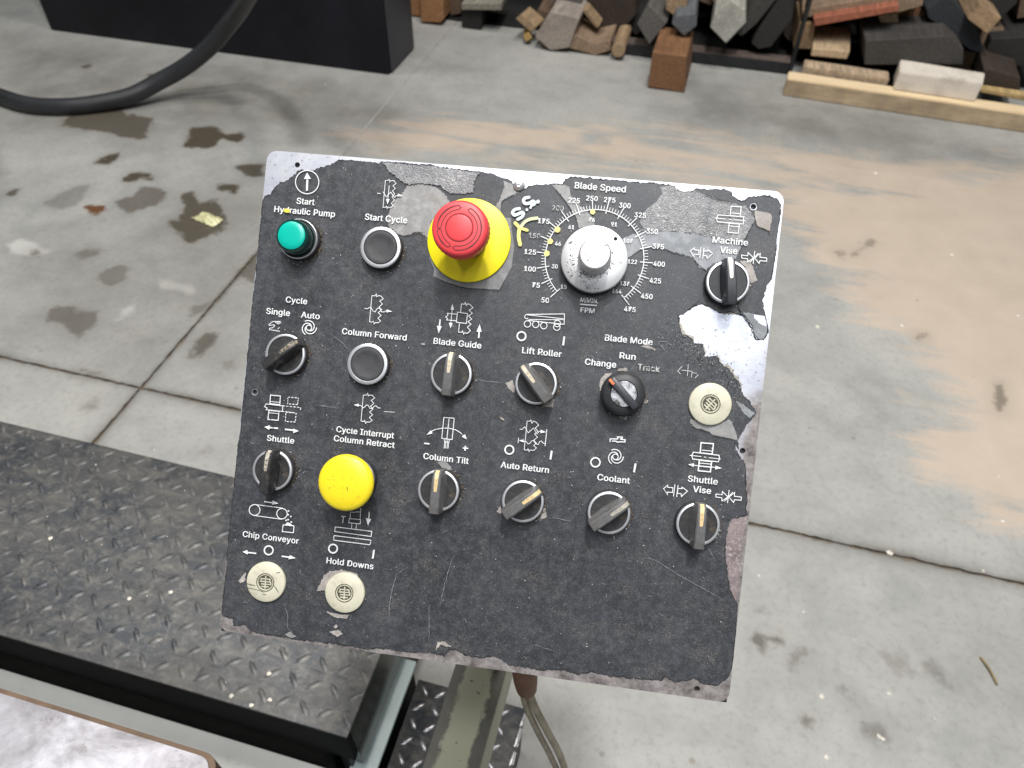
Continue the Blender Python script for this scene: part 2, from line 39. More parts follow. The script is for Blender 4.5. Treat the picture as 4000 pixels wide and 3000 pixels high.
ICONS = [([(0.7,1,[(-147.36,161.35),(-147.39,159.41),(-147.85,157.52),(-148.74,155.79),(-150.02,154.3),(-151.6,153.13),(-153.43,152.33),(-155.4,151.95),(-157.42,152),(-159.38,152.48),(-161.19,153.38),(-162.76,154.63),(-164,156.19),(-164.86,157.97),(-165.29,159.89),(-165.27,161.84),(-164.8,163.73),(-163.9,165.46),(-162.63,166.95),(-161.03,168.13),(-159.2,168.92),(-157.23,169.3),(-155.21,169.24),(-153.25,168.75),(-151.45,167.86),(-149.89,166.6),(-148.65,165.04),(-147.79,163.26)]),(1.6,0,[(-155.85,154.2),(-156.37,162.49)])],[[(-157.06,167.65),(-159.05,162.76),(-153.72,163.19)]]),([(0.45,1,[(-96.77,146.71),(-97.12,166.63),(-94.7,167.04),(-94.3,167.89),(-93.63,165.54),(-92.93,166.97),(-90.69,167.02),(-88.87,165.04),(-90.99,163.21),(-89.05,161.45),(-90.94,159.37),(-89.1,157.32),(-90.82,154.98),(-88.91,152.87),(-90.82,150.31),(-89.25,148.72),(-90.98,147.2),(-93.3,147.21),(-93.54,146.09),(-94.28,147.81),(-94.7,147.09)]),(0.5,0,[(-93.79,163.12),(-93.76,152.81)]),(0.5,0,[(-98,158.3),(-95.14,154.62),(-92.17,158.44),(-88.97,154.72),(-87.92,156.05),(-86.22,156.6)]),(0.5,0,[(-102.27,156.78),(-99.6,156.79)])],[[(-93.66,149.24),(-95.14,153.24),(-92.45,153.06)],[(-82.84,156.47),(-86.7,157.8),(-86.68,155.6)]]),([(0.5,1,[(-98.01,61.71),(-98.29,81.02),(-95.84,81.26),(-95.15,82.7),(-94.51,80.69),(-93.74,81.46),(-91.49,81.47),(-89.53,79.59),(-91.94,77.7),(-89.74,75.63),(-92.04,73.34),(-89.87,71.48),(-92.21,68.98),(-89.83,67.14),(-91.99,64.86),(-89.68,63.01),(-91.63,61.51),(-93.88,61.43),(-94.33,60.34),(-95.4,62.45),(-95.88,61.57)]),(0.5,0,[(-102.9,71.11),(-100.42,71.15),(-99.13,72.31),(-97.66,71.76),(-96.39,69.81),(-94.58,69.3),(-93.42,71.69),(-92.09,72.51),(-90.95,71.72),(-89.69,69.78),(-87.95,69.95),(-86.29,70.94)])],[[(-81.71,70.9),(-86.06,72.06),(-86.17,69.77)]]),([(0.5,1,[(-96.71,-12.22),(-96.98,7.16),(-94.53,7.42),(-93.84,8.88),(-93.2,6.87),(-92.44,7.65),(-90.18,7.68),(-88.22,5.82),(-90.63,3.9),(-88.43,1.85),(-90.73,-0.47),(-88.56,-2.31),(-90.9,-4.85),(-88.52,-6.67),(-90.68,-8.98),(-88.36,-10.8),(-90.32,-12.34),(-92.58,-12.45),(-93.03,-13.54),(-94.1,-11.44),(-94.57,-12.33)]),(0.5,0,[(-99.55,-0.74),(-97.76,-0.9),(-96.18,-2.46),(-94.87,-1.41),(-93.97,0.07),(-92.55,0.02),(-90.9,-2.22),(-89.15,-2.03),(-87.94,-0.17),(-86.58,0.33),(-85.02,-1.03),(-82.91,-1)]),(0.35,0,[(-80.2,-3.26),(-72.14,-2.93)])],[[(-103.58,-0.84),(-99.67,0.42),(-99.58,-1.79)]]),([(0.5,0,[(-165.58,55.24),(-171.67,54.63),(-174.65,52.03),(-174.08,51.39),(-170.69,52.21),(-169.89,51.45),(-171.53,49.89),(-173.65,49.33),(-173.89,48.26),(-170.25,48.06),(-165.53,47.83)]),(0.45,0,[(-170.03,54.24),(-167.15,52.98)]),(0.45,0,[(-168.63,54.66),(-166.11,53.37)]),(0.45,0,[(-167.36,54.92),(-165.22,53.87)]),(0.45,0,[(-166.2,50.77),(-167.48,49.25)])],[]),([(0.75,1,[(-141.47,52.89),(-141.71,53.65),(-142.23,54.26),(-142.96,54.64),(-143.78,54.71),(-144.57,54.48),(-145.2,53.97),(-145.58,53.26),(-145.66,52.47),(-145.42,51.71),(-144.9,51.09),(-144.17,50.72),(-143.35,50.64),(-142.56,50.88),(-141.93,51.39),(-141.55,52.09)]),(0.75,0,[(-147.16,57.16),(-146.09,57.69),(-144.95,57.96),(-143.8,57.96),(-142.71,57.73),(-141.73,57.29),(-140.9,56.67),(-140.26,55.91),(-139.83,55.08),(-139.6,54.21),(-139.58,53.35),(-139.75,52.55),(-140.09,51.86),(-140.55,51.28),(-141.1,50.86),(-141.7,50.59),(-142.3,50.48),(-142.87,50.51)]),(0.75,0,[(-145.77,47.41),(-146.78,48.04),(-147.59,48.87),(-148.17,49.83),(-148.51,50.87),(-148.6,51.91),(-148.46,52.92),(-148.11,53.84),(-147.58,54.62),(-146.92,55.25),(-146.16,55.69),(-145.36,55.94),(-144.57,56.01),(-143.83,55.91),(-143.17,55.66),(-142.63,55.29),(-142.23,54.84),(-141.98,54.35)]),(0.75,0,[(-137.77,53.45),(-137.83,52.29),(-138.17,51.2),(-138.73,50.23),(-139.49,49.43),(-140.37,48.83),(-141.34,48.45),(-142.33,48.28),(-143.29,48.33),(-144.18,48.58),(-144.96,48.99),(-145.58,49.53),(-146.04,50.16),(-146.32,50.84),(-146.43,51.52),(-146.37,52.15),(-146.16,52.72),(-145.85,53.18)])],[]),([(0.75,1,[(-167.82,-0.49),(-160.09,-0.35),(-159.91,-6.84),(-167.57,-6.98)]),(0.5,0,[(-167.52,-5.36),(-159.95,-5.1)]),(0.6,1,[(-170.57,-7.44),(-157.52,-7.56),(-157.3,-11.74),(-170.11,-11.74),(-169.31,-10.46),(-171.42,-9.64)]),(0.75,1,[(-167.76,-12.05),(-159.96,-11.89),(-159.96,-18.68),(-167.91,-18.86)]),(0.5,0,[(-167.72,-13.79),(-159.99,-13.64)]),(0.7,0,[(-154.14,-0.62),(-152.56,-0.55)]),(0.7,0,[(-151.5,-0.5),(-149.93,-0.42)]),(0.7,0,[(-148.88,-0.38),(-147.3,-0.3)]),(0.7,0,[(-146.25,-0.25),(-146.23,-1.27)]),(0.7,0,[(-146.21,-1.95),(-146.19,-2.97)]),(0.7,0,[(-146.18,-3.65),(-146.16,-4.66)]),(0.7,0,[(-146.14,-5.34),(-147.69,-5.4)]),(0.7,0,[(-148.73,-5.44),(-150.28,-5.49)]),(0.7,0,[(-151.31,-5.53),(-152.86,-5.59)]),(0.7,0,[(-153.9,-5.63),(-153.95,-4.63)]),(0.7,0,[(-153.98,-3.96),(-154.02,-2.96)]),(0.7,0,[(-154.06,-2.29),(-154.1,-1.29)]),(0.7,0,[(-154.53,-11.99),(-152.94,-11.93)]),(0.7,0,[(-151.89,-11.89),(-150.31,-11.83)]),(0.7,0,[(-149.26,-11.78),(-147.68,-11.72)]),(0.7,0,[(-146.63,-11.68),(-146.6,-13.03)]),(0.7,0,[(-146.58,-13.94),(-146.55,-15.29)]),(0.7,0,[(-146.54,-16.19),(-146.51,-17.54)]),(0.7,0,[(-146.49,-18.45),(-148.02,-18.52)]),(0.7,0,[(-149.05,-18.57),(-150.58,-18.64)]),(0.7,0,[(-151.61,-18.69),(-153.14,-18.76)]),(0.7,0,[(-154.17,-18.81),(-154.24,-17.45)]),(0.7,0,[(-154.29,-16.54),(-154.36,-15.17)]),(0.7,0,[(-154.41,-14.26),(-154.48,-12.9)]),(0.6,0,[(-157.54,-7.42),(-155.85,-7.41)]),(0.6,0,[(-154.72,-7.4),(-153.03,-7.38)]),(0.6,0,[(-151.91,-7.37),(-150.22,-7.35)]),(0.6,0,[(-149.1,-7.34),(-147.42,-7.32)]),(0.6,0,[(-146.3,-7.31),(-144.61,-7.3)]),(0.6,0,[(-157.31,-11.6),(-155.92,-11.6)]),(0.6,0,[(-155,-11.61),(-153.61,-11.61)]),(0.6,0,[(-152.69,-11.61),(-151.3,-11.62)]),(0.6,0,[(-150.38,-11.62),(-149,-11.63)]),(0.6,0,[(-143.49,-7.29),(-143.52,-9.1)]),(1.2,0,[(-165.84,-24.8),(-159.19,-24.62)]),(1.2,0,[(-153.91,-24.73),(-147.05,-24.73)])],[[(-169.98,-24.78),(-165.88,-23.06),(-165.87,-26.56)],[(-143.08,-24.84),(-147.4,-23.51),(-147.19,-26.84)]]),([(0.6,0,[(-30.93,75.21),(-30.95,81.41),(-28.74,81.43),(-28.24,82.73),(-27.25,80.51),(-26.56,81.83),(-24.65,81.7),(-22.2,79.44),(-24.82,77.31),(-22.27,75.37),(-24.69,73.13),(-22.27,71.11),(-24.75,68.87),(-22.38,67.41),(-24.76,64.8),(-22.3,62.54),(-24.3,60.46),(-26.83,60.52),(-27.05,59.56),(-28.05,61.84),(-28.57,60.78),(-30.98,60.73),(-30.88,67.01)]),(0.6,1,[(-33.26,75.11),(-25.7,74.84),(-25.87,67.5),(-33.3,67.71)]),(0.6,0,[(-33.47,73.52),(-40.59,73.58),(-39.96,72.38),(-41.57,70.78),(-40.2,69.85),(-40.58,68.68),(-33.6,68.74)]),(0.5,0,[(-37.34,77.03),(-37.35,66.37)]),(1.2,0,[(-45.47,68.58),(-45.5,63.48)]),(1.2,0,[(-15.68,57.88),(-15.75,62.69)])],[[(-37.54,80.77),(-38.47,76.35),(-35.96,76.6)],[(-37.1,62.81),(-38.8,66.85),(-36,66.81)],[(-45.52,58.21),(-47.44,63.67),(-43.69,63.79)],[(-15.96,68.17),(-17.72,62.24),(-13.97,62.5)]]),([(0.6,0,[(17.14,78.42),(44.74,81.49),(45.24,73.93),(18.83,74.23)]),(0.5,0,[(19.38,74.91),(44.57,77.27)]),(0.5,0,[(17.79,78.17),(44.51,77.88)]),(0.5,0,[(16.96,78.27),(16.18,76.83),(16.77,75.46),(18.29,75.17),(18.76,76.09)]),(0.6,1,[(21.14,71.85),(21.11,71.18),(20.9,70.55),(20.52,70),(19.99,69.59),(19.37,69.34),(18.71,69.27),(18.05,69.4),(17.45,69.7),(16.96,70.16),(16.61,70.74),(16.45,71.39),(16.47,72.05),(16.69,72.69),(17.07,73.23),(17.59,73.65),(18.22,73.9),(18.88,73.96),(19.54,73.84),(20.14,73.54),(20.63,73.08),(20.97,72.5)]),(0.6,1,[(27.14,72.14),(27.12,71.47),(26.91,70.84),(26.53,70.29),(26,69.88),(25.38,69.63),(24.72,69.56),(24.06,69.68),(23.46,69.99),(22.97,70.45),(22.63,71.02),(22.47,71.67),(22.49,72.34),(22.7,72.97),(23.09,73.52),(23.61,73.93),(24.23,74.18),(24.89,74.25),(25.55,74.12),(26.15,73.82),(26.64,73.36),(26.98,72.78)]),(0.6,1,[(33.08,71.79),(33.06,71.13),(32.84,70.5),(32.46,69.95),(31.94,69.54),(31.32,69.29),(30.66,69.22),(30,69.34),(29.41,69.65),(28.92,70.11),(28.58,70.68),(28.41,71.33),(28.44,72),(28.65,72.63),(29.03,73.17),(29.55,73.59),(30.17,73.84),(30.83,73.9),(31.49,73.78),(32.09,73.48),(32.58,73.02),(32.92,72.44)]),(0.6,1,[(42.6,74.29),(42.58,73.62),(42.37,72.99),(41.99,72.45),(41.47,72.04),(40.85,71.79),(40.19,71.72),(39.54,71.84),(38.94,72.15),(38.45,72.6),(38.11,73.18),(37.95,73.83),(37.97,74.49),(38.18,75.12),(38.56,75.67),(39.08,76.08),(39.7,76.33),(40.36,76.4),(41.02,76.27),(41.61,75.97),(42.1,75.51),(42.44,74.93)]),(0.6,1,[(42.58,71.62),(42.55,70.96),(42.34,70.33),(41.96,69.78),(41.44,69.37),(40.83,69.12),(40.17,69.05),(39.51,69.18),(38.91,69.48),(38.43,69.94),(38.09,70.51),(37.92,71.16),(37.95,71.83),(38.16,72.46),(38.54,73),(39.06,73.41),(39.67,73.66),(40.34,73.73),(40.99,73.61),(41.59,73.3),(42.07,72.85),(42.41,72.27)])],[]),([(0.6,1,[(-35.14,-2.71),(-27.41,-2.41),(-27.33,-18.16),(-35.1,-18.15)]),(0.6,0,[(-31.19,-2.69),(-31.29,-18.06)]),(0.6,0,[(-44.19,-14.43),(-40.59,-12.24),(-35.88,-10.76),(-31.1,-10.08),(-25.48,-10.76),(-21.85,-12.4),(-18.97,-14.82)]),(0.5,0,[(-33.33,-18.43),(-32.77,-20.49),(-29.51,-20.46),(-29.38,-18.39)]),(0.4,0,[(-31.86,-18.54),(-31.66,-20.44)]),(0.4,0,[(-30.7,-18.41),(-30.48,-20.44)]),(0.5,0,[(-32.62,-20.61),(-32.61,-25.28)]),(0.5,0,[(-31.92,-20.67),(-31.72,-25.18)]),(0.5,0,[(-29.65,-20.48),(-29.65,-25.08)]),(0.5,0,[(-30.54,-20.58),(-30.54,-25.11)]),(1.1,0,[(-47.65,-23.22),(-43.75,-23.18)])],[[(-46.52,-16.76),(-43.77,-13.15),(-42.21,-15.31)],[(-16.55,-16.8),(-20.65,-15.21),(-18.17,-13.22)],[(-17.55,-21.71),(-16.45,-21.65),(-16.46,-22.88),(-14.8,-22.83),(-14.78,-23.72),(-16.43,-23.77),(-16.42,-25.14),(-17.52,-25.19),(-17.54,-23.76),(-18.84,-23.84),(-18.86,-23.02),(-17.49,-22.93)]]),([(0.5,1,[(26.11,-19.58),(26.06,1.34),(28.07,1.56),(28.66,2.44),(29.72,0.19),(30.42,1.83),(32.14,1.61),(34.76,-0.61),(32.42,-2.9),(34.55,-5.04),(32.42,-7.32),(34.81,-9.42),(32.34,-11.73),(34.47,-13.87),(32.64,-15.77),(34.83,-17.22),(33.01,-19.33),(30.29,-19.23),(29.74,-20.52),(28.86,-18.58),(28.29,-19.67)]),(0.5,0,[(21.16,-5.05),(22.99,-4.98),(24.81,-2.87),(27.76,-7.02),(31.15,-3.05),(34.09,-7.13),(35.55,-4.93),(36.92,-5.04)]),(0.6,0,[(40.9,-2.97),(40.91,-15.17)]),(0.5,0,[(35.9,-14.52),(36.69,-12.39),(37.77,-11.73),(38.99,-13.01),(40.65,-13.3)]),(0.5,0,[(21.15,-15.25),(21.14,-11.31)]),(0.5,0,[(24.59,-13.63),(26.94,-13.37),(28.49,-15.09),(29.77,-14.4),(30.92,-12.44),(32.24,-12.09),(33.83,-14.28),(35.92,-14.72)])],[[(40.65,-5.03),(36.44,-3.67),(36.58,-6.3)],[(21.49,-13.31),(24.9,-12.1),(25.15,-14.39)]]),([(0.9,0,[(87.04,-7),(87,-4.65),(92.06,-4.22),(92.34,-3.54),(91.9,-2.81),(95.4,-2.41),(95.35,-3.34),(94.26,-3.68),(94.31,-4.18),(97.56,-4.16),(97.52,-5.81),(94.01,-5.99),(92.3,-6.55),(91.16,-5.82),(88.3,-6.14)]),(0.75,1,[(94.03,-16.92),(93.8,-16.16),(93.29,-15.55),(92.59,-15.18),(91.8,-15.12),(91.05,-15.36),(90.44,-15.88),(90.08,-16.59),(90.01,-17.38),(90.24,-18.14),(90.75,-18.75),(91.45,-19.12),(92.24,-19.18),(92.99,-18.94),(93.6,-18.42),(93.96,-17.71)]),(0.75,0,[(88.54,-12.7),(89.57,-12.16),(90.66,-11.89),(91.77,-11.87),(92.82,-12.09),(93.76,-12.52),(94.56,-13.13),(95.18,-13.88),(95.6,-14.71),(95.82,-15.57),(95.84,-16.43),(95.68,-17.23),(95.36,-17.93),(94.92,-18.51),(94.4,-18.94),(93.82,-19.22),(93.25,-19.34),(92.7,-19.31)]),(0.75,0,[(89.93,-22.44),(88.96,-21.82),(88.18,-21),(87.61,-20.05),(87.28,-19.02),(87.19,-17.97),(87.31,-16.96),(87.65,-16.04),(88.15,-15.25),(88.79,-14.62),(89.51,-14.17),(90.28,-13.9),(91.04,-13.82),(91.75,-13.92),(92.38,-14.16),(92.9,-14.53),(93.29,-14.97),(93.54,-15.46)]),(0.75,0,[(97.58,-16.31),(97.53,-17.47),(97.21,-18.57),(96.67,-19.54),(95.96,-20.35),(95.11,-20.96),(94.18,-21.36),(93.23,-21.53),(92.3,-21.49),(91.45,-21.26),(90.7,-20.85),(90.1,-20.32),(89.65,-19.69),(89.38,-19.02),(89.28,-18.34),(89.33,-17.71),(89.52,-17.14),(89.82,-16.68)])],[]),([(0.9,1,[(150.93,-0.23),(159.62,0.05),(159.52,-7.38),(151.09,-7.5)]),(0.6,0,[(152.04,-5.41),(159.64,-5.24)]),(0.7,1,[(146.36,-7.48),(164.25,-7.68),(164.97,-9.92),(164.2,-12.34),(146.34,-12.43),(145.46,-10.06)]),(0.5,0,[(144,-10.01),(152.18,-9.99)]),(0.5,0,[(153.93,-10.07),(155.66,-10.08)]),(0.5,0,[(157.4,-10.16),(165.69,-10.19)]),(0.9,1,[(151.09,-12.73),(159.74,-12.65),(159.63,-20.08),(151.06,-20.23)]),(0.6,0,[(151.16,-14.7),(159.6,-14.57)]),(0.6,0,[(151.2,-16.96),(159.63,-16.83)]),(0.6,0,[(147.35,-16.7),(162.92,-16.52)])],[[(143.51,-16.52),(147.76,-15.31),(147.5,-18.1)],[(167.27,-16.57),(162.78,-15.26),(162.73,-18.02)]]),([(0.6,1,[(128.35,-35.83),(130.98,-33.03),(131.15,-34.57),(134.76,-34.42),(134.85,-37.82),(131.16,-37.98),(131.57,-39.85)]),(0.6,0,[(135.96,-31.87),(135.83,-40.47)]),(0.6,0,[(138.22,-32.17),(138.09,-40.7)]),(0.6,1,[(145.2,-35.59),(141.12,-33.24),(141.24,-34.36),(138.32,-34.43),(138.22,-37.99),(140.93,-37.95),(141.35,-39.95)])],[]),([(0.6,1,[(165.14,-35.32),(169.41,-35.3),(169.44,-32.97),(173.67,-36.41),(169.88,-39.69),(169.43,-37.42),(165.36,-37.41)]),(0.6,0,[(173.96,-31.44),(173.78,-40.63)]),(0.6,1,[(182.84,-35.31),(182.95,-37.62),(178.36,-37.75),(177.89,-39.78),(174.35,-36.33),(177.95,-32.66),(177.96,-35.33)]),(0.6,0,[(176.7,-32.52),(171.49,-39.85)])],[]),([(0.6,1,[(153.95,168.8),(160.91,169.06),(160.81,162.13),(153.88,162.19)]),(0.5,0,[(154.14,164.06),(160.92,164.12)]),(0.6,1,[(145.61,162.01),(163.39,162.09),(163.49,156.96),(145.49,157.05),(144.78,159.43)]),(0.45,0,[(143.6,159.53),(151.39,159.47)]),(0.45,0,[(153.33,159.51),(155.27,159.54)]),(0.45,0,[(156.89,159.55),(164.77,159.51)]),(0.6,1,[(153.82,156.78),(160.93,156.8),(160.79,150.26),(153.67,150.29)]),(0.5,0,[(153.82,154.93),(160.75,154.87)])],[]),([(0.6,1,[(129,134.66),(131.47,137.21),(131.62,135.76),(135.01,135.8),(135.09,132.63),(131.64,132.58),(132.02,130.82)]),(0.6,0,[(136.13,138.15),(136.01,130.12)]),(0.6,0,[(138.25,137.81),(138.12,129.85)]),(0.6,1,[(144.79,134.43),(140.97,136.73),(141.08,135.69),(138.35,135.7),(138.25,132.38),(140.79,132.35),(141.19,130.46)])],[]),([(0.6,1,[(164.87,135.06),(169.08,134.96),(169.11,137.24),(173.27,133.75),(169.54,130.64),(169.1,132.88),(165.09,133)]),(0.6,0,[(173.56,138.62),(173.37,129.61)]),(0.6,1,[(182.29,134.57),(182.4,132.3),(177.88,132.3),(177.42,130.33),(173.94,133.81),(177.48,137.31),(177.49,134.69)]),(0.6,0,[(176.25,137.48),(171.12,130.44)])],[]),([(1.1,0,[(-164.19,-80.6),(-157.14,-80.66)]),(0.7,1,[(-166.9,-87.26),(-166.91,-88.17),(-167.13,-89.06),(-167.54,-89.88),(-168.14,-90.6),(-168.88,-91.18),(-169.73,-91.58),(-170.64,-91.8),(-171.58,-91.81),(-172.49,-91.62),(-173.34,-91.24),(-174.06,-90.68),(-174.64,-89.98),(-175.04,-89.16),(-175.24,-88.28),(-175.23,-87.37),(-175.01,-86.48),(-174.59,-85.65),(-174,-84.93),(-173.26,-84.36),(-172.41,-83.95),(-171.49,-83.74),(-170.55,-83.73),(-169.64,-83.92),(-168.8,-84.3),(-168.07,-84.86),(-167.5,-85.56),(-167.1,-86.38)]),(0.7,1,[(-145.65,-87.47),(-145.66,-88.34),(-145.87,-89.2),(-146.27,-89.99),(-146.83,-90.68),(-147.54,-91.24),(-148.36,-91.63),(-149.24,-91.84),(-150.14,-91.85),(-151.01,-91.67),(-151.82,-91.3),(-152.52,-90.76),(-153.07,-90.08),(-153.45,-89.3),(-153.64,-88.45),(-153.64,-87.57),(-153.43,-86.72),(-153.03,-85.92),(-152.46,-85.23),(-151.75,-84.68),(-150.93,-84.29),(-150.05,-84.08),(-149.15,-84.07),(-148.28,-84.25),(-147.47,-84.62),(-146.78,-85.16),(-146.22,-85.84),(-145.84,-86.62)]),(0.6,0,[(-171.65,-83.62),(-149.58,-83.74)]),(0.6,0,[(-170.99,-91.98),(-149.21,-92.11)]),(0.7,1,[(-147.84,-96.15),(-139.42,-95.95),(-139.38,-101.06),(-148.03,-101.23)])],[[(-153.16,-80.67),(-157.84,-78.85),(-158.01,-82.1)],[(-146.61,-96.21),(-144.91,-93.83),(-142.7,-94.26),(-140.14,-95.9)],[(-145.5,-84.79),(-144.27,-84.78),(-144.31,-85.83),(-145.46,-85.83)],[(-143.28,-88.72),(-142.06,-88.71),(-142.09,-89.77),(-143.24,-89.77)],[(-145.03,-91.25),(-143.81,-91.24),(-143.84,-92.29),(-145,-92.3)],[(-142.49,-92.83),(-141.26,-92.82),(-141.29,-93.87),(-142.45,-93.87)],[(-146.55,-91.93),(-145.33,-91.92),(-145.36,-92.97),(-146.51,-92.97)],[(-145.42,-87.58),(-144.2,-87.57),(-144.23,-88.63),(-145.38,-88.63)]]),([(1.1,0,[(-173.48,-120.26),(-166.35,-120.13)]),(1.1,0,[(-146.52,-119.71),(-140.01,-119.72)])],[[(-177.27,-120.25),(-173.52,-118.43),(-172.88,-121.81)],[(-135.47,-119.7),(-140.33,-118.08),(-141.08,-121.26)]]),([(0.6,1,[(-98.09,-85.26),(-89.31,-85.08),(-89.33,-88.21),(-97.97,-88.44)]),(0.5,0,[(-97.53,-79.83),(-97.39,-85.17)]),(0.5,0,[(-89.93,-76.48),(-89.82,-84.94)]),(0.5,0,[(-97.03,-80.47),(-89.92,-79.25)]),(0.5,0,[(-95.62,-88.43),(-95.43,-92.3)]),(0.5,0,[(-92.08,-88.41),(-92.09,-92.31)]),(0.6,1,[(-107.98,-92.75),(-80.02,-92.61),(-80.11,-96.44),(-107.9,-96.22)]),(0.6,0,[(-108.22,-99.26),(-80.03,-99.2)]),(0.6,0,[(-108.07,-102.73),(-80.15,-102.69)]),(0.7,0,[(-83.42,-78.46),(-83.15,-84.32)]),(0.7,0,[(-104.25,-84.28),(-100.91,-84.21)]),(0.7,0,[(-102.43,-84.61),(-102.66,-89.16)]),(0.8,0,[(-108.19,-99.61),(-108.17,-100.23)]),(0.8,0,[(-108.15,-100.65),(-108.13,-101.27)]),(0.8,0,[(-108.11,-101.69),(-108.09,-102.31)]),(0.8,0,[(-80,-99.41),(-80.03,-100.06)]),(0.8,0,[(-80.05,-100.5),(-80.08,-101.16)]),(0.8,0,[(-80.1,-101.59),(-80.13,-102.25)])],[[(-83.4,-88.66),(-85.37,-83.42),(-81.32,-83.61)]]),([(1.25,1,[(18.5,62.7),(18.49,62.01),(18.33,61.33),(18.03,60.71),(17.59,60.18),(17.04,59.75),(16.41,59.46),(15.74,59.31),(15.04,59.32),(14.36,59.48),(13.74,59.79),(13.2,60.23),(12.77,60.77),(12.47,61.4),(12.32,62.08),(12.32,62.77),(12.48,63.44),(12.79,64.07),(13.23,64.6),(13.77,65.03),(14.4,65.32),(15.08,65.47),(15.78,65.46),(16.45,65.3),(17.08,64.99),(17.62,64.55),(18.05,64),(18.35,63.38)]),(1.5,0,[(46.35,65.25),(46.18,58.68)])],[]),([(1.2,1,[(18.43,-20.46),(18.43,-21.15),(18.27,-21.83),(17.96,-22.46),(17.52,-23.01),(16.97,-23.45),(16.34,-23.75),(15.66,-23.91),(14.96,-23.91),(14.28,-23.76),(13.65,-23.45),(13.1,-23.02),(12.67,-22.48),(12.37,-21.85),(12.22,-21.17),(12.23,-20.47),(12.39,-19.79),(12.69,-19.16),(13.13,-18.61),(13.68,-18.18),(14.32,-17.87),(15,-17.72),(15.7,-17.72),(16.38,-17.87),(17.01,-18.17),(17.55,-18.61),(17.98,-19.15),(18.28,-19.78)]),(1.5,0,[(46.08,-17.96),(45.76,-24.44)])],[]),([(1.2,1,[(81.44,-22.31),(81.44,-23.04),(81.27,-23.76),(80.95,-24.42),(80.5,-24.99),(79.92,-25.45),(79.27,-25.77),(78.56,-25.94),(77.83,-25.94),(77.12,-25.78),(76.47,-25.46),(75.9,-25.01),(75.45,-24.44),(75.14,-23.77),(74.98,-23.06),(74.98,-22.33),(75.15,-21.61),(75.47,-20.95),(75.92,-20.37),(76.5,-19.91),(77.15,-19.59),(77.86,-19.43),(78.59,-19.43),(79.3,-19.59),(79.95,-19.91),(80.52,-20.36),(80.97,-20.93),(81.28,-21.59)]),(1.5,0,[(106.75,-20.22),(106.3,-26.62)])],[]),([(1.2,1,[(-104.68,-108.66),(-104.69,-109.38),(-104.86,-110.08),(-105.18,-110.73),(-105.64,-111.29),(-106.21,-111.75),(-106.87,-112.07),(-107.59,-112.24),(-108.32,-112.25),(-109.03,-112.11),(-109.68,-111.81),(-110.25,-111.37),(-110.7,-110.82),(-111.01,-110.18),(-111.16,-109.49),(-111.16,-108.77),(-110.99,-108.07),(-110.66,-107.42),(-110.2,-106.86),(-109.63,-106.4),(-108.97,-106.08),(-108.25,-105.91),(-107.53,-105.9),(-106.82,-106.04),(-106.16,-106.34),(-105.6,-106.78),(-105.15,-107.33),(-104.84,-107.97)]),(1.5,0,[(-76.85,-106.04),(-77.2,-112.67)])],[]),([(1.2,1,[(-153.64,-116.14),(-153.65,-116.88),(-153.83,-117.6),(-154.16,-118.26),(-154.64,-118.85),(-155.24,-119.32),(-155.92,-119.65),(-156.66,-119.83),(-157.42,-119.84),(-158.16,-119.69),(-158.84,-119.38),(-159.42,-118.94),(-159.89,-118.37),(-160.21,-117.71),(-160.37,-116.99),(-160.36,-116.26),(-160.19,-115.54),(-159.85,-114.87),(-159.37,-114.28),(-158.78,-113.81),(-158.09,-113.48),(-157.35,-113.31),(-156.59,-113.29),(-155.86,-113.44),(-155.18,-113.75),(-154.59,-114.2),(-154.12,-114.77),(-153.8,-115.42)])],[]),([(1,0,[(55.16,89.49),(67.39,89.73)])],[]),([(0.3,0,[(131.96,52.57),(129.23,48.75),(131.52,46.87)]),(0.3,0,[(136.14,54.42),(136.35,45.96)]),(0.3,0,[(131.91,49.74),(139.56,49.69)]),(0.3,0,[(139.28,49.1),(139.21,45.2)]),(0.3,0,[(139.11,48.73),(142.8,48.62)]),(0.3,0,[(143.93,47.82),(141.79,45.12)])],[])]
MARK = [('pale',(2.6,0,[(10.12,163.13),(7.36,162.22),(6.47,160.32),(7.9,158.41),(11.23,159.03),(13.45,160.57),(14.77,158.99),(12.76,157.47)])),('pale',(2.6,0,[(4.11,154.37),(0.94,153.42),(-0.53,151.27),(1.03,149.37),(3.96,150.64),(6.22,151.84),(7.47,150.94),(6.58,148.49),(3.85,146.56)])),('yellow',(2.8,0,[(2.18,143.71),(5.71,140.63)])),('palelow',(2.6,0,[(6.48,141.04),(8.99,144.98),(12.48,147.31),(17.63,148.63)])),('yellow',(2.4,0,[(6.77,140.25),(11.44,139.24)])),('yellow',(2.9,0,[(5.65,139.95),(5.71,134.2),(7.42,128.39)]))]
DOTS = [(17.05,160.54,1.4),(9.59,154.03,1),(12.13,155.73,0.9)]
YDOTS = [(57.2,156.54,1.85),(33.19,141.68,2.2),(28.94,132.74,2.05),(27.39,123.83,2.15)]
SPECK = [(-171.88,138.94),(-170.14,139.58),(-167.19,138.99),(-167.19,136.9),(-169.09,136.46),(-171.82,137.06)]
DIAL = (61.82,123.18,35.35,-137.02,137.34)
SEL = [(-157.08,31.06,48.9,'dirty'),(-157.82,-55.37,2.2,'worn'),(-31.97,29.49,1.2,'cream'),(29.99,29.28,-42.2,'cream'),(-32.38,-55.46,-0.5,'amber'),(29.5,-55.96,48.5,'amber'),(91.32,-56.72,49,'grey'),(153.88,-57.08,-1.2,'amber'),(156.27,114.3,-8.5,'white')]
PUSH = [(-93.67,116.12),(-94.48,30.41)]
GREEN = (-156.33,116.95)
ESTOP = (-30.36,128.24)
KNOB = (61.91,121.2)
KNOBDOT = (75.14,136.61)
MUSH = (-95.55,-54.63)
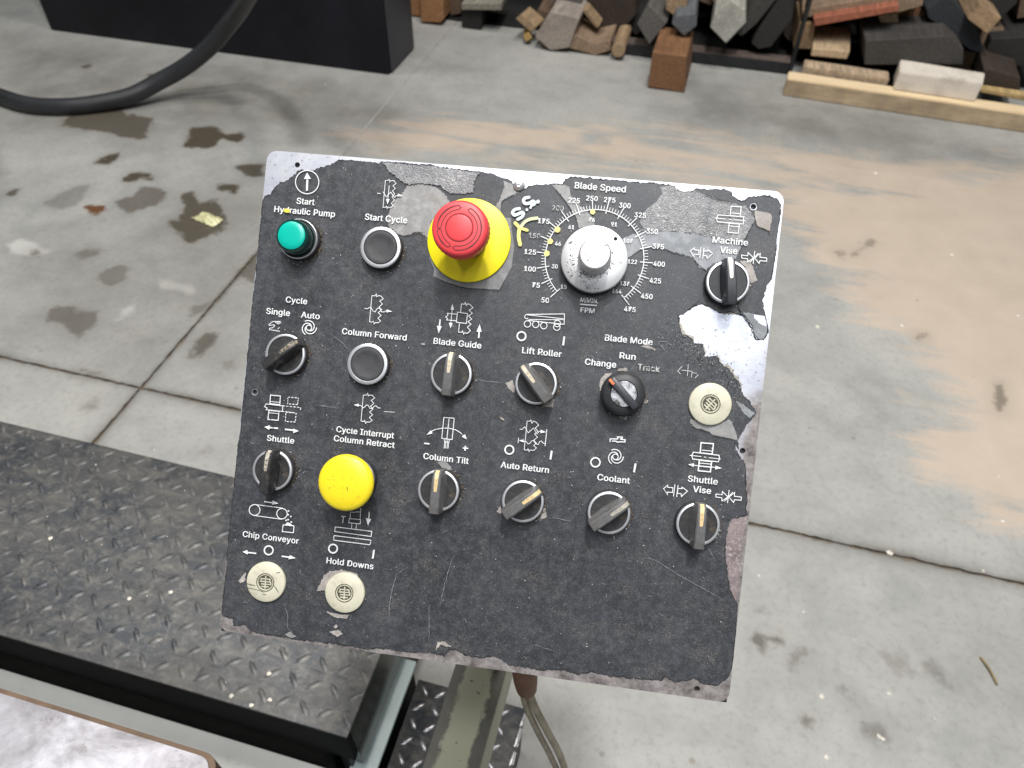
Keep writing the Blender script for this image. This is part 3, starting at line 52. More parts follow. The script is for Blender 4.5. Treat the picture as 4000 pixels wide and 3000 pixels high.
KEY = (92.06,28.74,-46.3)
PLUG = [(154.2,27.83,-38),(-156.24,-140.27,2),(-95.31,-140.26,3)]
HOLES = [(-165.9,173.19),(169.61,170.19),(-181.05,0.33),(180.6,-2.77),(-1.06,-173.69),(167.15,-175.72)]
SCREW = (1.97,170.92)
FILM = [(-189.82,144.4),(-188.28,146.98),(-183.9,150.13),(-180.82,155.27),(-176.89,159.08),(-172.02,160.87),(-167.42,165.07),(-164.22,168.81),(-159.94,169.15),(-152.88,170.2),(-149.46,171.72),(-140.54,175.21),(-135.23,178.95),(-125.36,179.73),(-111.2,179.75),(-104.04,178.8),(-101.42,180.73),(-76.19,180.88),(-62.25,180.89),(-56.18,179.65),(-41.6,179.25),(-31.93,179.07),(-18.09,178.15),(-11.02,176.01),(-6.79,174.8),(-3.3,174.06),(-1.93,170.79),(2.79,168.13),(8.06,169.72),(9.21,171.71),(23.22,173.73),(33.18,175.36),(36.14,179.17),(40.03,180.49),(47.1,180.85),(63.15,180.81),(83.09,180.77),(93.03,180.58),(96.27,181.18),(110.79,180.7),(112.99,180.33),(113.56,178.06),(119.94,176.6),(125.73,177.41),(128.15,179.26),(134.64,179.47),(147.48,180.86),(152.79,179.65),(155.12,176.02),(158.64,173.35),(161.85,173.48),(166.04,176.47),(175.5,178.24),(179.95,178.62),(185.24,177.09),(188.25,172.88),(188.51,158.48),(188.22,149.26),(188.43,141.4),(187.85,128.87),(187.17,120.26),(184.87,114.78),(183.31,105.42),(184.78,97.66),(187.66,88.73),(189.25,82.96),(188.12,87.84),(188.72,82.3),(186.54,77.18),(182.13,76.88),(179.14,79.24),(177.55,84.55),(170.88,92.44),(166.96,96.97),(169.91,92.25),(167.21,93.31),(162.52,94.83),(153.61,93.3),(145.4,97.14),(142.04,98.14),(136.95,96.98),(130.39,91.03),(125.49,87.89),(127.09,81.78),(129.83,75.69),(137.08,72.89),(138.83,69.54),(145.08,69.47),(146.21,65.35),(146.73,60.47),(150.16,60.82),(155.55,62.08),(158.87,56.79),(165.3,54.65),(168.62,49.37),(173.15,45.63),(175.1,40.21),(176.9,36.19),(181.41,32.47),(186.97,25.35),(185.39,20.96),(181.17,15.58),(179.05,9.71),(176.18,4.46),(177.53,-1.72),(174.29,2.78),(175.49,-2.02),(177.98,-5.95),(181.81,-9.73),(183.47,-12.36),(184.48,-18.57),(184.88,-25.56),(186.3,-32.43),(187.58,-37.91),(186.74,-42.93),(188.94,-47.45),(178.07,-51.75),(177.08,-55.4),(175.75,-65.45),(175.84,-76.03),(177.44,-83.25),(178.98,-90.05),(182.09,-102.11),(188.48,-111.86),(189.27,-126.09),(189.66,-141.01),(189.56,-156),(188.08,-163.7),(181.54,-170.89),(169.98,-171.3),(164.73,-168.04),(158.84,-170.39),(151.71,-172.67),(144.02,-169.99),(141.85,-172.82),(129.59,-173.95),(113.46,-174.36),(99.77,-175.04),(92.09,-173.6),(82.37,-176.89),(70.84,-175.35),(54.58,-177.65),(41.82,-177.54),(31.53,-177.08),(26.07,-174),(18.19,-172.53),(10.7,-174.87),(2.93,-174.67),(-5,-173.21),(-7.83,-171.02),(-14.1,-173.19),(-16.27,-177.37),(-22.89,-176.35),(-48.87,-178.69),(-62.08,-178.58),(-68.09,-178.84),(-74.99,-180.5),(-85.69,-179.9),(-99.88,-180.47),(-117.82,-180.16),(-128.53,-180.94),(-143.06,-180.13),(-160.5,-180.07),(-167.29,-177.82),(-170.54,-174.73),(-174.71,-176.71),(-179.08,-176.96),(-179.63,-171.73),(-187.8,-170.71),(-189.11,-168.76),(-189.12,-158.14),(-188.99,-151.04),(-189.01,-136.9),(-189.68,-122.84),(-189.48,-114.33),(-190.4,-84.48),(-189.71,-63.23),(-189.38,-35.01),(-189.03,-29.16),(-188.86,3.92),(-189.42,43.9),(-189.53,65.63),(-189.19,77.64),(-189.74,109.1),(-189.77,133.57)]
PATCH = [('patch',[(-78.99,164.8),(-70.14,166.9),(-59.53,165.37),(-52.83,161.14),(-47.38,155.46),(-55.71,142.45),(-61.47,127.91),(-68.4,130.73),(-75.14,128.42),(-66.04,131.16),(-70.88,130.73),(-75.51,128.27),(-80.3,127.16),(-85.38,128.77),(-90.61,131.75),(-93.35,137.71),(-92.46,142.6),(-90.95,148.23),(-88.67,153.24),(-85.48,156.25),(-82.44,160.62),(-81.34,163.46)]),('gasket',[(-60.94,140.63),(-56.14,146.51),(-10.24,155.86),(-7.96,147.24),(-1.49,147.46),(0.29,137.11),(3.18,127.2),(2.66,111.55),(-0.61,103.78),(-4.41,94.46),(-29.75,93.55),(-43.88,96.32),(-54.11,99.81),(-54.24,105.62),(-58.48,112.77)]),('patch',[(-9.8,174.21),(-1.66,171.49),(1.03,168.67),(2.32,166.07),(-3.47,162.87),(-9.21,159),(-9.28,153.23),(-12.89,154.96),(-10.35,163.32),(-8.89,168.86)]),('patch',[(25.65,173.72),(33.68,174.38),(38.51,173.23),(40.59,166.34),(46.6,163.48),(47.55,160.88),(52.22,157.92),(56.63,154.27),(60.13,146.52),(48.29,144.48),(46.22,151.36),(41.58,157.01),(33.92,165.78)]),('gloss',[(113.46,180.26),(116.43,176.99),(124.64,176.67),(128.31,177.75),(135.01,175.99),(145.07,173.07),(156.31,170.97),(164.79,170.11),(171.5,161.6),(169.04,154.48),(164.95,144.56),(144.79,145.41),(134.19,147.12),(121.68,148.01),(105.35,147.25),(92.17,147.09),(96.03,146.31),(91.4,152.58),(93.31,159.41),(101.62,168.11),(104.97,173.71),(103.1,178.88)]),('band',[(85.04,125.3),(93.88,132.45),(101.17,135.24),(111.1,134.8),(117.93,132.29),(127.91,130.87),(118.05,132.94),(125.35,132.07),(130.74,130.57),(133.66,127.72),(136.65,124.15),(141.45,121.94),(144.25,126.17),(151.61,130.16),(161.11,132.21),(164.63,141.57),(144.18,145.03),(134.23,146.8),(121.72,147.68),(105.39,146.92),(92.21,146.76),(103.91,146.67),(89.66,144.09),(80.19,139.58)]),('patch',[(142.11,16.17),(151.81,13.01),(160.05,13.57),(169.18,18.46),(173.25,12.58),(176.87,4.4),(166.44,5.47),(158.1,5.94),(155.79,8.15),(145.18,10.14),(142.06,13.33)]),('band',[(171.84,32.13),(177.53,30.29),(182.01,26.91),(186.33,24.93),(182.68,20.66),(177.41,25)]),('tan',[(170.52,167.77),(174.76,167.14),(181.26,166.38),(183.2,163.27),(182.31,153.67),(173.35,156.37),(171.69,161.62)]),('tan',[(163.79,131.27),(170.82,131.91),(173.86,127.58),(177.77,118.06),(173.13,116.31),(168.82,126.46)]),('tan',[(7.27,27.16),(12.3,29.87),(14.56,24.51),(15.17,20.52),(10.86,22.86)]),('tan',[(35.47,14.32),(43.54,20.16),(43.64,13.35),(35.63,12.78)]),('tan',[(10.68,-67.25),(13.07,-62.66),(14.85,-66.54),(13.66,-68.19)]),('tan',[(41.1,-69.78),(45.35,-58.74),(48.01,-66.55)]),('patch',[(-36.71,-35.71),(-30.61,-34.31),(-26,-38.58),(-26.46,-40.69),(-32.02,-40.66)]),('tan',[(75.05,32.34),(75.3,36.66),(78.01,41.23),(83.52,42.67),(80.56,37.22),(76.48,28.92)]),('tan',[(107.07,26.87),(111.08,25.53),(109.57,23.23),(107.06,23.67)]),('tan',[(90.35,11.86),(97.29,12.99),(96.89,10.09),(93.29,10.76)]),('tan',[(86.19,44.23),(88.1,46.21),(93.26,47.47),(93.87,45.04)]),('tan',[(103.42,67.72),(107.08,66.31),(107.59,64.8),(113.15,61.96),(101.78,63.29),(103.75,64.55)]),('tan',[(-109.18,-126.19),(-100.08,-124.53),(-88.63,-125.27),(-86.93,-127.83),(-98.15,-129.29),(-111.22,-140.78),(-117.12,-142.61),(-115.82,-137.89),(-113.02,-130.53)]),('tan',[(-108.14,-156.44),(-104.47,-157.35),(-95.18,-157.49),(-91,-156.57),(-92.08,-159.86),(-100.58,-160.31),(-106.58,-157.63)]),('tan',[(-104.38,-171.66),(-98.23,-169.07),(-94.39,-171.68),(-97.69,-174.23),(-100.68,-172.9)]),('tan',[(-101.65,-167.09),(-100.07,-165.13),(-98.49,-166.66),(-100.1,-168.28)]),('tan',[(-178.31,-142.57),(-173.2,-135.55),(-173.26,-141.91),(-176.64,-144.47)]),('tan',[(-22.49,-167.89),(-18.03,-166.88),(-11.88,-169.65),(-15.72,-170.18),(-19.75,-169.06),(-23.16,-173.8)]),('patch',[(-138.22,-178.06),(-134.87,-175.49),(-129.49,-178.62),(-133.69,-179.9)]),('tan',[(-58.17,49.82),(-55.32,50.11),(-54.85,48.71),(-57.72,48.61)]),('tan',[(4.79,2.39),(9.01,1.29),(9.18,-0.26),(6.35,0.65)]),('band',[(170.65,94.53),(176.75,95.12),(181.56,88.59),(187.94,86.42),(188.04,82.23),(186.46,77.88),(182.73,77.64),(180.08,80.03),(178.47,85.48),(173.81,90.63)]),('gloss',[(-100.65,180.1),(-83.05,179.65),(-62.86,180.02),(-41.51,178.44),(-27.67,177.85),(-31.15,171.79),(-30.98,163.64),(-39.72,161.55),(-48.71,161.49),(-56.16,166.33),(-70.17,167.24),(-79.03,165.14),(-83.02,166.07),(-89.01,169.7),(-95.09,174.01)])]
TARN = [('purple',[(188.59,-48.69),(178.28,-52.43),(177.46,-55.71),(176.22,-65.39),(176.52,-75.95),(177.99,-83.18),(180.17,-89.9),(183.05,-101.99),(187.56,-110.11),(186.64,-76.61)])]
CRACK = [[(25.5,173.84),(33.92,165.78),(41.58,157.01),(45.55,151.3),(46.97,147.39),(48.45,144.29)],[(85.06,125.03),(93.88,132.45),(101.17,135.24),(111.1,134.8),(117.93,132.29),(130.31,130.42)],[(130.73,130.7),(133.64,127.85),(135.47,126.03),(141.59,121.82),(144.28,125.85)],[(1.97,166.24),(-3.47,162.87),(-9.01,159.02),(-9.7,155.91),(-8.45,150.59)],[(-85.38,128.77),(-80.28,127.02),(-75.5,128.13),(-70.86,130.6),(-66.04,131.16),(-62.44,130.11)],[(-75.13,128.28),(-68.38,130.59),(-61.86,128.22)],[(131.64,177.04),(139.09,174.35),(145.07,173.07),(156.31,170.97)],[(171.69,161.62),(168.58,152.79),(164.63,141.57),(161.11,132.21)],[(-144.29,-53.13),(-135.03,-52.25),(-127.79,-52.8)],[(139.68,101.89),(136.84,97.97),(130.32,91.69)],[(165.09,101.03),(169.7,94.21),(173.45,89.3),(178.22,83.83)],[(170.6,-52.81),(178.08,-51.89)],[(142.44,13.02),(145.2,10),(155.81,7.94),(158.46,5.84),(166.45,5.33),(176.91,4.05)],[(-53.81,99.63),(-43.85,96.05),(-29.72,93.28),(-4.24,94.2),(-0.26,103.68)],[(171.5,161.6),(173.33,156.5),(181.99,153.64),(183.15,148.81)]]
SCR = [[(116.63,-87.44),(121.49,-86.44),(127.77,-87.27),(132.98,-89.74),(146,-96.22),(158.83,-101.43),(171.61,-106.62),(179.91,-110.14)],[(-126.98,50.16),(-118.22,44.8),(-110.45,38.65)],[(48.84,-159.54),(55.35,-160.94),(65.69,-162.69)],[(-23.33,-141.5),(-21.8,-125.16),(-18.56,-106.68),(-16.02,-99.91)],[(-59.04,-157.34),(-61.43,-147.26),(-59.8,-131.45),(-58.15,-122.14),(-47.93,-113.04)],[(-131.61,-4.24),(-120.15,-4.38),(-113.03,-4.3)],[(113.53,68.24),(121.85,68.87)],[(113.23,67.79),(121.02,60.29)],[(99.74,52.77),(97.68,49),(95.73,44.17)],[(-28.67,-168.74),(-30.56,-150.88),(-31.77,-139.4)],[(-141.41,-154.6),(-137.33,-162.48),(-136.66,-172.22),(-132.74,-175.2),(-129.85,-178.66)],[(-17.37,27.98),(-7.19,27.18),(7.27,27.16)],[(48.91,-66.78),(56.97,-66.27),(66.51,-67.32)],[(163.88,-74.02),(168.8,-81.17),(171.23,-84.47)],[(-60.31,-159.02),(-60.77,-147.98),(-60.83,-134.13),(-57.2,-121.88)]]
FRINGE = [[(125.81,87.31),(127.44,81.82),(130.18,75.73),(137.41,73.07),(139.16,69.71)],[(145.46,69.15),(146.55,65.38),(147.09,60.36),(150.19,60.47),(155.59,61.73),(158.87,56.79),(165.32,54.51),(168.62,49.37),(173.28,45.64),(175.23,40.23),(176.9,36.19)],[(167.3,93.65),(162.56,94.5),(153.65,92.97)]]
GRITLINE = [(125.12,87.25),(130.18,75.73),(137.85,72.26),(145.23,68.07),(146.66,61.16),(154.94,61.31),(165.3,54.65),(172.47,45.56),(176.22,36.12)]
TAN = [[(0.398,2.799),(0.705,2.857),(1.549,3.334),(2.35,3.164),(1.631,1.401),(1.108,1.411),(0.937,1.364),(0.904,1.417),(0.819,1.451),(0.772,1.416),(0.783,1.509),(0.812,1.613),(0.772,1.67),(0.845,1.69),(0.881,1.789),(0.888,1.885),(0.764,1.949),(0.764,2.022),(0.657,2.085),(0.681,2.143),(0.595,2.213),(0.671,2.31),(0.543,2.377),(0.509,2.564),(0.399,2.592)],[(-1.555,2.708),(-1.15,3.058),(-0.568,3.129),(0.327,3.273),(1.486,3.339),(1.329,2.613),(0.339,2.749),(-0.69,2.692),(-1.209,2.581)],[(-1.653,2.05),(-1.508,2.075),(-1.367,1.831),(-1.406,1.743),(-1.517,1.851)],[(-2.107,1.397),(-1.983,1.366),(-1.856,1.214),(-1.92,1.16)]]
OIL = [(0.22,[(-3.635,3.232),(-2.861,3.226),(-1.472,3.241),(-1.134,3.01),(-1.257,2.702),(-1.923,2.597),(-2.285,2.394),(-2.854,2.318)]),(0.16,[(-2.075,1.787),(-1.592,2.424),(-1.213,1.876),(-1.177,1.292),(-1.433,1.164),(-1.942,1.25),(-2.142,1.606)]),(0.15,[(0.875,0.996),(0.993,1.059),(0.946,0.844),(0.88,0.88)]),(0.2,[(-0.168,3.64),(0.438,3.825),(1.102,3.506),(1.38,3.307),(1.063,3.213),(0.437,3.209),(-0.01,3.272)]),(1,[(-2.652,2.446),(-2.701,2.597),(-2.519,2.662),(-2.434,2.621),(-2.316,2.62),(-2.242,2.448),(-2.307,2.437),(-2.446,2.455)]),(1.2,[(-2.044,2.44),(-2.103,2.594),(-2.008,2.631),(-1.939,2.573),(-1.884,2.616),(-1.84,2.585),(-1.85,2.54),(-1.933,2.532),(-1.926,2.476),(-1.976,2.444)]),(1.3,[(-2.312,2.217),(-2.316,2.263),(-2.274,2.315),(-2.248,2.283),(-2.255,2.226)]),(1.2,[(-2.123,2.124),(-2.131,2.195),(-2.06,2.201),(-2.018,2.169),(-2.071,2.168),(-2.092,2.126)]),(0.8,[(-2.061,1.989),(-2.011,2.044),(-2.03,2.108),(-1.983,2.122),(-1.912,2.101),(-1.895,2.038),(-1.938,1.972),(-1.965,1.931),(-2.011,1.963)]),(1.1,[(-1.76,2.343),(-1.728,2.383),(-1.66,2.403),(-1.612,2.311),(-1.685,2.304)]),(1.2,[(-1.754,2.204),(-1.682,2.233),(-1.661,2.161),(-1.699,2.178),(-1.726,2.17)]),(1.1,[(-1.854,2.104),(-1.81,2.131),(-1.755,2.065),(-1.705,2.114),(-1.6,1.993),(-1.566,1.941),(-1.605,1.893),(-1.643,1.834),(-1.706,1.876),(-1.777,1.904),(-1.798,1.936),(-1.752,1.936),(-1.808,2.05)]),(0.7,[(-1.859,1.344),(-1.861,1.395),(-1.813,1.422),(-1.773,1.403),(-1.712,1.43),(-1.691,1.367),(-1.693,1.296),(-1.761,1.322),(-1.787,1.34)]),(0.55,[(-1.984,1.665),(-1.97,1.711),(-1.906,1.698),(-1.942,1.636)]),(0.6,[(-1.833,1.579),(-1.841,1.625),(-1.775,1.654),(-1.733,1.588),(-1.761,1.542),(-1.81,1.556)]),(0.6,[(-1.457,1.529),(-1.396,1.56),(-1.393,1.504),(-1.425,1.486)]),(0.9,[(-1.318,1.313),(-1.345,1.376),(-1.335,1.427),(-1.301,1.429),(-1.287,1.376),(-1.295,1.312)]),(0.8,[(-1.392,1.716),(-1.389,1.827),(-1.332,1.793),(-1.294,1.686)]),(1,[(-1.605,1.164),(-1.609,1.192),(-1.576,1.179),(-1.53,1.178),(-1.572,1.159)]),(1,[(-2.476,1.92),(-2.49,1.955),(-2.465,1.962),(-2.454,1.921)]),(0.8,[(-2.148,1.638),(-2.118,1.652),(-2.094,1.618),(-2.122,1.615)]),(0.4,[(-1.512,1.077),(-1.466,1.09),(-1.451,1.054),(-1.491,1.049)]),(0.6,[(-1.108,1.004),(-1.086,1.019),(-1.073,1.005),(-1.09,0.991)]),(0.4,[(-1.223,1.325),(-1.188,1.342),(-1.171,1.313),(-1.203,1.3)]),(0.4,[(-2.308,1.908),(-2.286,2.015),(-2.223,2.072),(-2.18,1.933),(-2.235,1.881)]),(0.9,[(0.349,0.849),(0.361,0.865),(0.373,0.836),(0.382,0.83),(0.362,0.837)]),(0.9,[(0.385,0.871),(0.401,0.88),(0.41,0.864),(0.394,0.852)]),(0.9,[(0.423,0.822),(0.452,0.858),(0.457,0.843),(0.43,0.816)]),(0.4,[(0.621,0.9),(0.667,0.909),(0.684,0.871),(0.661,0.838),(0.638,0.854)]),(0.5,[(0.691,0.903),(0.729,0.902),(0.757,0.857),(0.723,0.877)]),(0.55,[(0.574,0.725),(0.618,0.733),(0.626,0.711),(0.602,0.696),(0.583,0.71)]),(0.4,[(0.342,0.935),(0.374,0.944),(0.374,0.929),(0.348,0.922)]),(0.6,[(0.527,0.79),(0.538,0.795),(0.559,0.775),(0.547,0.768)]),(0.7,[(0.456,0.706),(0.468,0.723),(0.473,0.721),(0.466,0.691),(0.457,0.689)]),(0.8,[(0.811,2.03),(0.844,2.04),(0.84,2.007),(0.814,2.005)]),(0.7,[(1.018,1.865),(1.043,1.872),(1.019,1.739),(1.001,1.734)]),(0.5,[(0.634,2.431),(0.715,2.538),(0.722,2.525),(0.648,2.414)]),(0.5,[(0.574,2.427),(0.608,2.437),(0.602,2.381)]),(1,[(-2.979,2.991),(-2.945,3.03),(-2.92,3.01),(-2.929,2.98)]),(0.9,[(-2.607,3.005),(-2.568,3.039),(-2.539,3.01)])]
RUST = [(-2.162,1.919),(-2.128,1.949),(-2.078,1.957),(-2.046,1.921),(-2.085,1.89)]
PALE = [[(-2.253,1.639),(-2.238,1.697),(-2.08,1.647),(-2.116,1.616),(-2.213,1.609)],[(-1.635,1.4),(-1.655,1.508),(-1.649,1.565),(-1.614,1.466),(-1.615,1.397)],[(-1.622,1.611),(-1.5,1.608),(-1.493,1.587),(-1.601,1.588)]]
BLOCKS = [('timber_block',4.02,0.35,'orange','orange brown timber block standing on the floor beside the black cabinet',[(-1.56,0.169),(-1.426,0.182),(-1.432,0.038),(-1.452,0.019),(-1.566,0.012)]),('timber_offcut',4.1,0.3,'orange','narrow orange brown offcut squeezed between the black cabinet and a timber block',[(-1.645,0.121),(-1.594,0.126),(-1.601,0.006),(-1.655,0.014)]),('timber_slab',4.15,0.2,'brown','short brown slab leaning left of the dark block with a pale top',[(-1.443,0.14),(-1.372,0.147),(-1.376,0.031),(-1.436,0.013)]),('timber_block',4.03,0.3,'black','dark block with a pale grey board on top, near the cabinet',[(-1.328,0.094),(-1.218,0.104),(-1.219,0.005),(-1.331,-0)]),('timber_board',4,0.25,'greyl','pale grey board lying across the dark block near the cabinet',[(-1.321,0.139),(-1.097,0.162),(-1.099,0.126),(-1.32,0.105)]),('wood_stick',3.92,0.12,'tan','pale tan stick leaning left of the grey weathered timber',[(-1,0.121),(-0.97,0.149),(-0.887,0.094),(-0.913,0.062)]),('wood_stick',3.9,0.1,'gold','small golden stick at the foot of the grey weathered timber',[(-0.95,0.038),(-0.92,0.063),(-0.903,0.039),(-0.934,0.019)]),('timber_block',4.12,0.3,'brown','short brown block half hidden behind the pale tan stick',[(-0.954,0.059),(-0.924,0.114),(-0.859,0.098),(-0.895,0.012)]),('square_timber',3.86,0.45,'greyw','grey weathered square timber leaning diagonally in the pile',[(-0.806,0.197),(-0.654,0.18),(-0.697,0.032),(-0.795,0.006),(-0.879,0.066)]),('square_timber',4.05,0.5,'greyd','grey timber lying above the diagonal weathered timber',[(-0.851,0.229),(-0.688,0.245),(-0.681,0.197),(-0.717,0.133),(-0.828,0.168)]),('timber_block',3.88,0.32,'brownt','brown block with pale top beside the grey weathered timber',[(-0.699,0.1),(-0.571,0.061),(-0.488,0.088),(-0.485,0.034),(-0.56,-0.008),(-0.708,0.023)]),('wood_stick',3.98,0.1,'tan','tan stick leaning above the brown block with pale top',[(-0.668,0.179),(-0.647,0.187),(-0.564,0.112),(-0.582,0.099)]),('square_timber',4.1,0.6,'darkbrown','large dark brown timber deep in the pile',[(-0.67,0.231),(-0.424,0.255),(-0.398,0.146),(-0.493,0.019),(-0.585,0.076),(-0.655,0.148)]),('log_end',3.84,0.3,'tan','small round pale log end poking out low in the pile',[(-0.405,0.059),(-0.407,0.042),(-0.417,0.028),(-0.432,0.02),(-0.449,0.02),(-0.464,0.028),(-0.473,0.042),(-0.475,0.059),(-0.469,0.075),(-0.456,0.086),(-0.44,0.09),(-0.424,0.086),(-0.411,0.075)]),('square_timber',3.86,0.5,'greyd','grey square timber turned on edge left of the big brown block',[(-0.322,0.28),(-0.222,0.204),(-0.291,0.093),(-0.365,0.185)]),('square_timber',3.78,0.5,'greyb','blue grey timber end above the big brown block',[(-0.179,0.269),(-0.091,0.288),(-0.076,0.234),(-0.126,0.182),(-0.193,0.231)]),('square_timber',3.9,0.5,'tan','tan timber resting on the blue grey timber end',[(-0.249,0.321),(-0.15,0.343),(-0.142,0.266),(-0.18,0.222),(-0.238,0.25)]),('square_timber',3.57,0.33,'orange2','big brown block standing on the floor in front of the rack',[(-0.249,0.172),(-0.09,0.171),(-0.07,-0.008),(-0.247,0.008)]),('square_timber',3.86,0.5,'white','rough whitish timber turned on edge with a chipped end',[(0.055,0.338),(0.13,0.303),(0.148,0.246),(0.077,0.142),(-0.012,0.207),(-0.005,0.267)]),('square_timber',3.98,0.7,'greyk','long dark grey timber right of the whitish timber end',[(0.122,0.149),(0.151,0.228),(0.225,0.36),(0.29,0.367),(0.203,0.204),(0.148,0.14)]),('square_timber',3.97,0.7,'greykk','nearly black round edged timber left of the rack post',[(0.202,0.114),(0.218,0.178),(0.286,0.355),(0.344,0.361),(0.361,0.247),(0.298,0.11),(0.243,0.092)]),('timber_block',3.98,0.3,'tanb','tan block standing right behind the rack post',[(0.403,0.233),(0.472,0.24),(0.494,0.117),(0.405,0.111)]),('timber_block',3.86,0.32,'beige','beige block standing left under the red edged board',[(0.478,0.164),(0.648,0.17),(0.645,0.134),(0.481,0.13)]),('red_edged_board',3.92,0.25,'redwood','board with a red painted edge lying across the blocks',[(0.45,0.279),(0.795,0.374),(0.808,0.346),(0.468,0.244)]),('timber_board',3.98,0.35,'brownt','worn brown board lying above the red edged board',[(0.397,0.291),(0.793,0.402),(0.889,0.425),(0.912,0.361),(0.816,0.32),(0.755,0.35),(0.41,0.254)]),('wood_post',4.05,0.12,'beige','short beige post standing under the worn brown board',[(0.755,0.28),(0.83,0.299),(0.885,0.201),(0.81,0.181)]),('timber_block',3.84,0.28,'greyk','dark grey block right behind the pale bleached block',[(0.696,0.233),(1.035,0.293),(1.116,0.245),(1.142,0.176),(0.728,0.125)]),('square_timber',4,0.6,'navy','dark slanting timber behind the pale bleached block',[(0.938,0.341),(0.998,0.416),(1.187,0.282),(1.257,0.18),(1.193,0.187),(0.958,0.307)]),('square_timber',3.92,0.5,'tan2','tan square end of a timber turned on edge at upper right',[(1.13,0.412),(1.236,0.364),(1.21,0.29),(1.104,0.343)]),('square_timber',4.1,0.6,'greykk','dark timber above the tan square end',[(1.17,0.374),(1.31,0.43),(1.328,0.377),(1.295,0.313),(1.182,0.363)]),('square_timber',4.02,0.6,'greykk','dark timber at the right side of the pile',[(1.265,0.24),(1.463,0.277),(1.531,0.137),(1.272,0.128)]),('timber_block',3.8,0.3,'darkbrown','dark brown block end right of the pale bleached block',[(1.224,0.18),(1.245,0.186),(1.384,0.163),(1.413,0.094),(1.245,0.085)]),('wood_stick',3.74,0.05,'yellow','yellow stick on the pale beam right of the bleached block',[(1.224,0.119),(1.471,0.111),(1.485,0.083),(1.235,0.101)])]
HOSE = [(-2.569,1.951,0.5),(-2.961,2.328,0.22),(-3.08,2.522,0.08),(-3.032,2.55,0.036),(-2.866,2.523,0.032),(-2.721,2.545,0.032),(-2.596,2.605,0.034),(-2.462,2.692,0.05),(-2.363,2.777,0.09),(-2.242,2.84,0.15),(-2.111,2.867,0.24),(-2.009,2.875,0.33),(-1.903,2.839,0.42),(-1.776,2.753,0.53),(-1.619,2.624,0.66),(-1.359,2.294,0.85)]
CABLE = [[(-0.053,0.309,0.8),(-0.046,0.301,0.77),(-0.028,0.302,0.7),(-0.005,0.302,0.62),(0.008,0.306,0.52),(0.023,0.295,0.35),(0.03,0.281,0.15)],[(-0.058,0.307,0.8),(-0.053,0.301,0.76),(-0.037,0.301,0.69),(-0.016,0.302,0.61),(0.001,0.307,0.51),(0.02,0.296,0.34),(0.024,0.278,0.14)]]
TWIG = [(0.828,0.941),(0.852,0.885)]
WRAP = (-1.661,1.978)
DECKCHIPS = [(-0.945,0.483),(-0.685,0.448),(-0.744,0.42),(-0.444,0.331),(-0.467,0.317),(-0.502,0.322),(-0.464,0.367)]
CHIPS = [(0.492,0.763),(0.601,0.711),(0.609,0.707),(0.715,0.776),(0.456,0.95),(0.356,1.017),(0.872,1.172),(0.66,1.164),(0.499,0.64),(0.629,0.806),(0.945,1.338),(0.51,1.979),(1.148,2.217),(0.765,3.043),(0.772,2.06),(0.987,2.52)]
PANC = (-0.100423,0.34561,1.14408)

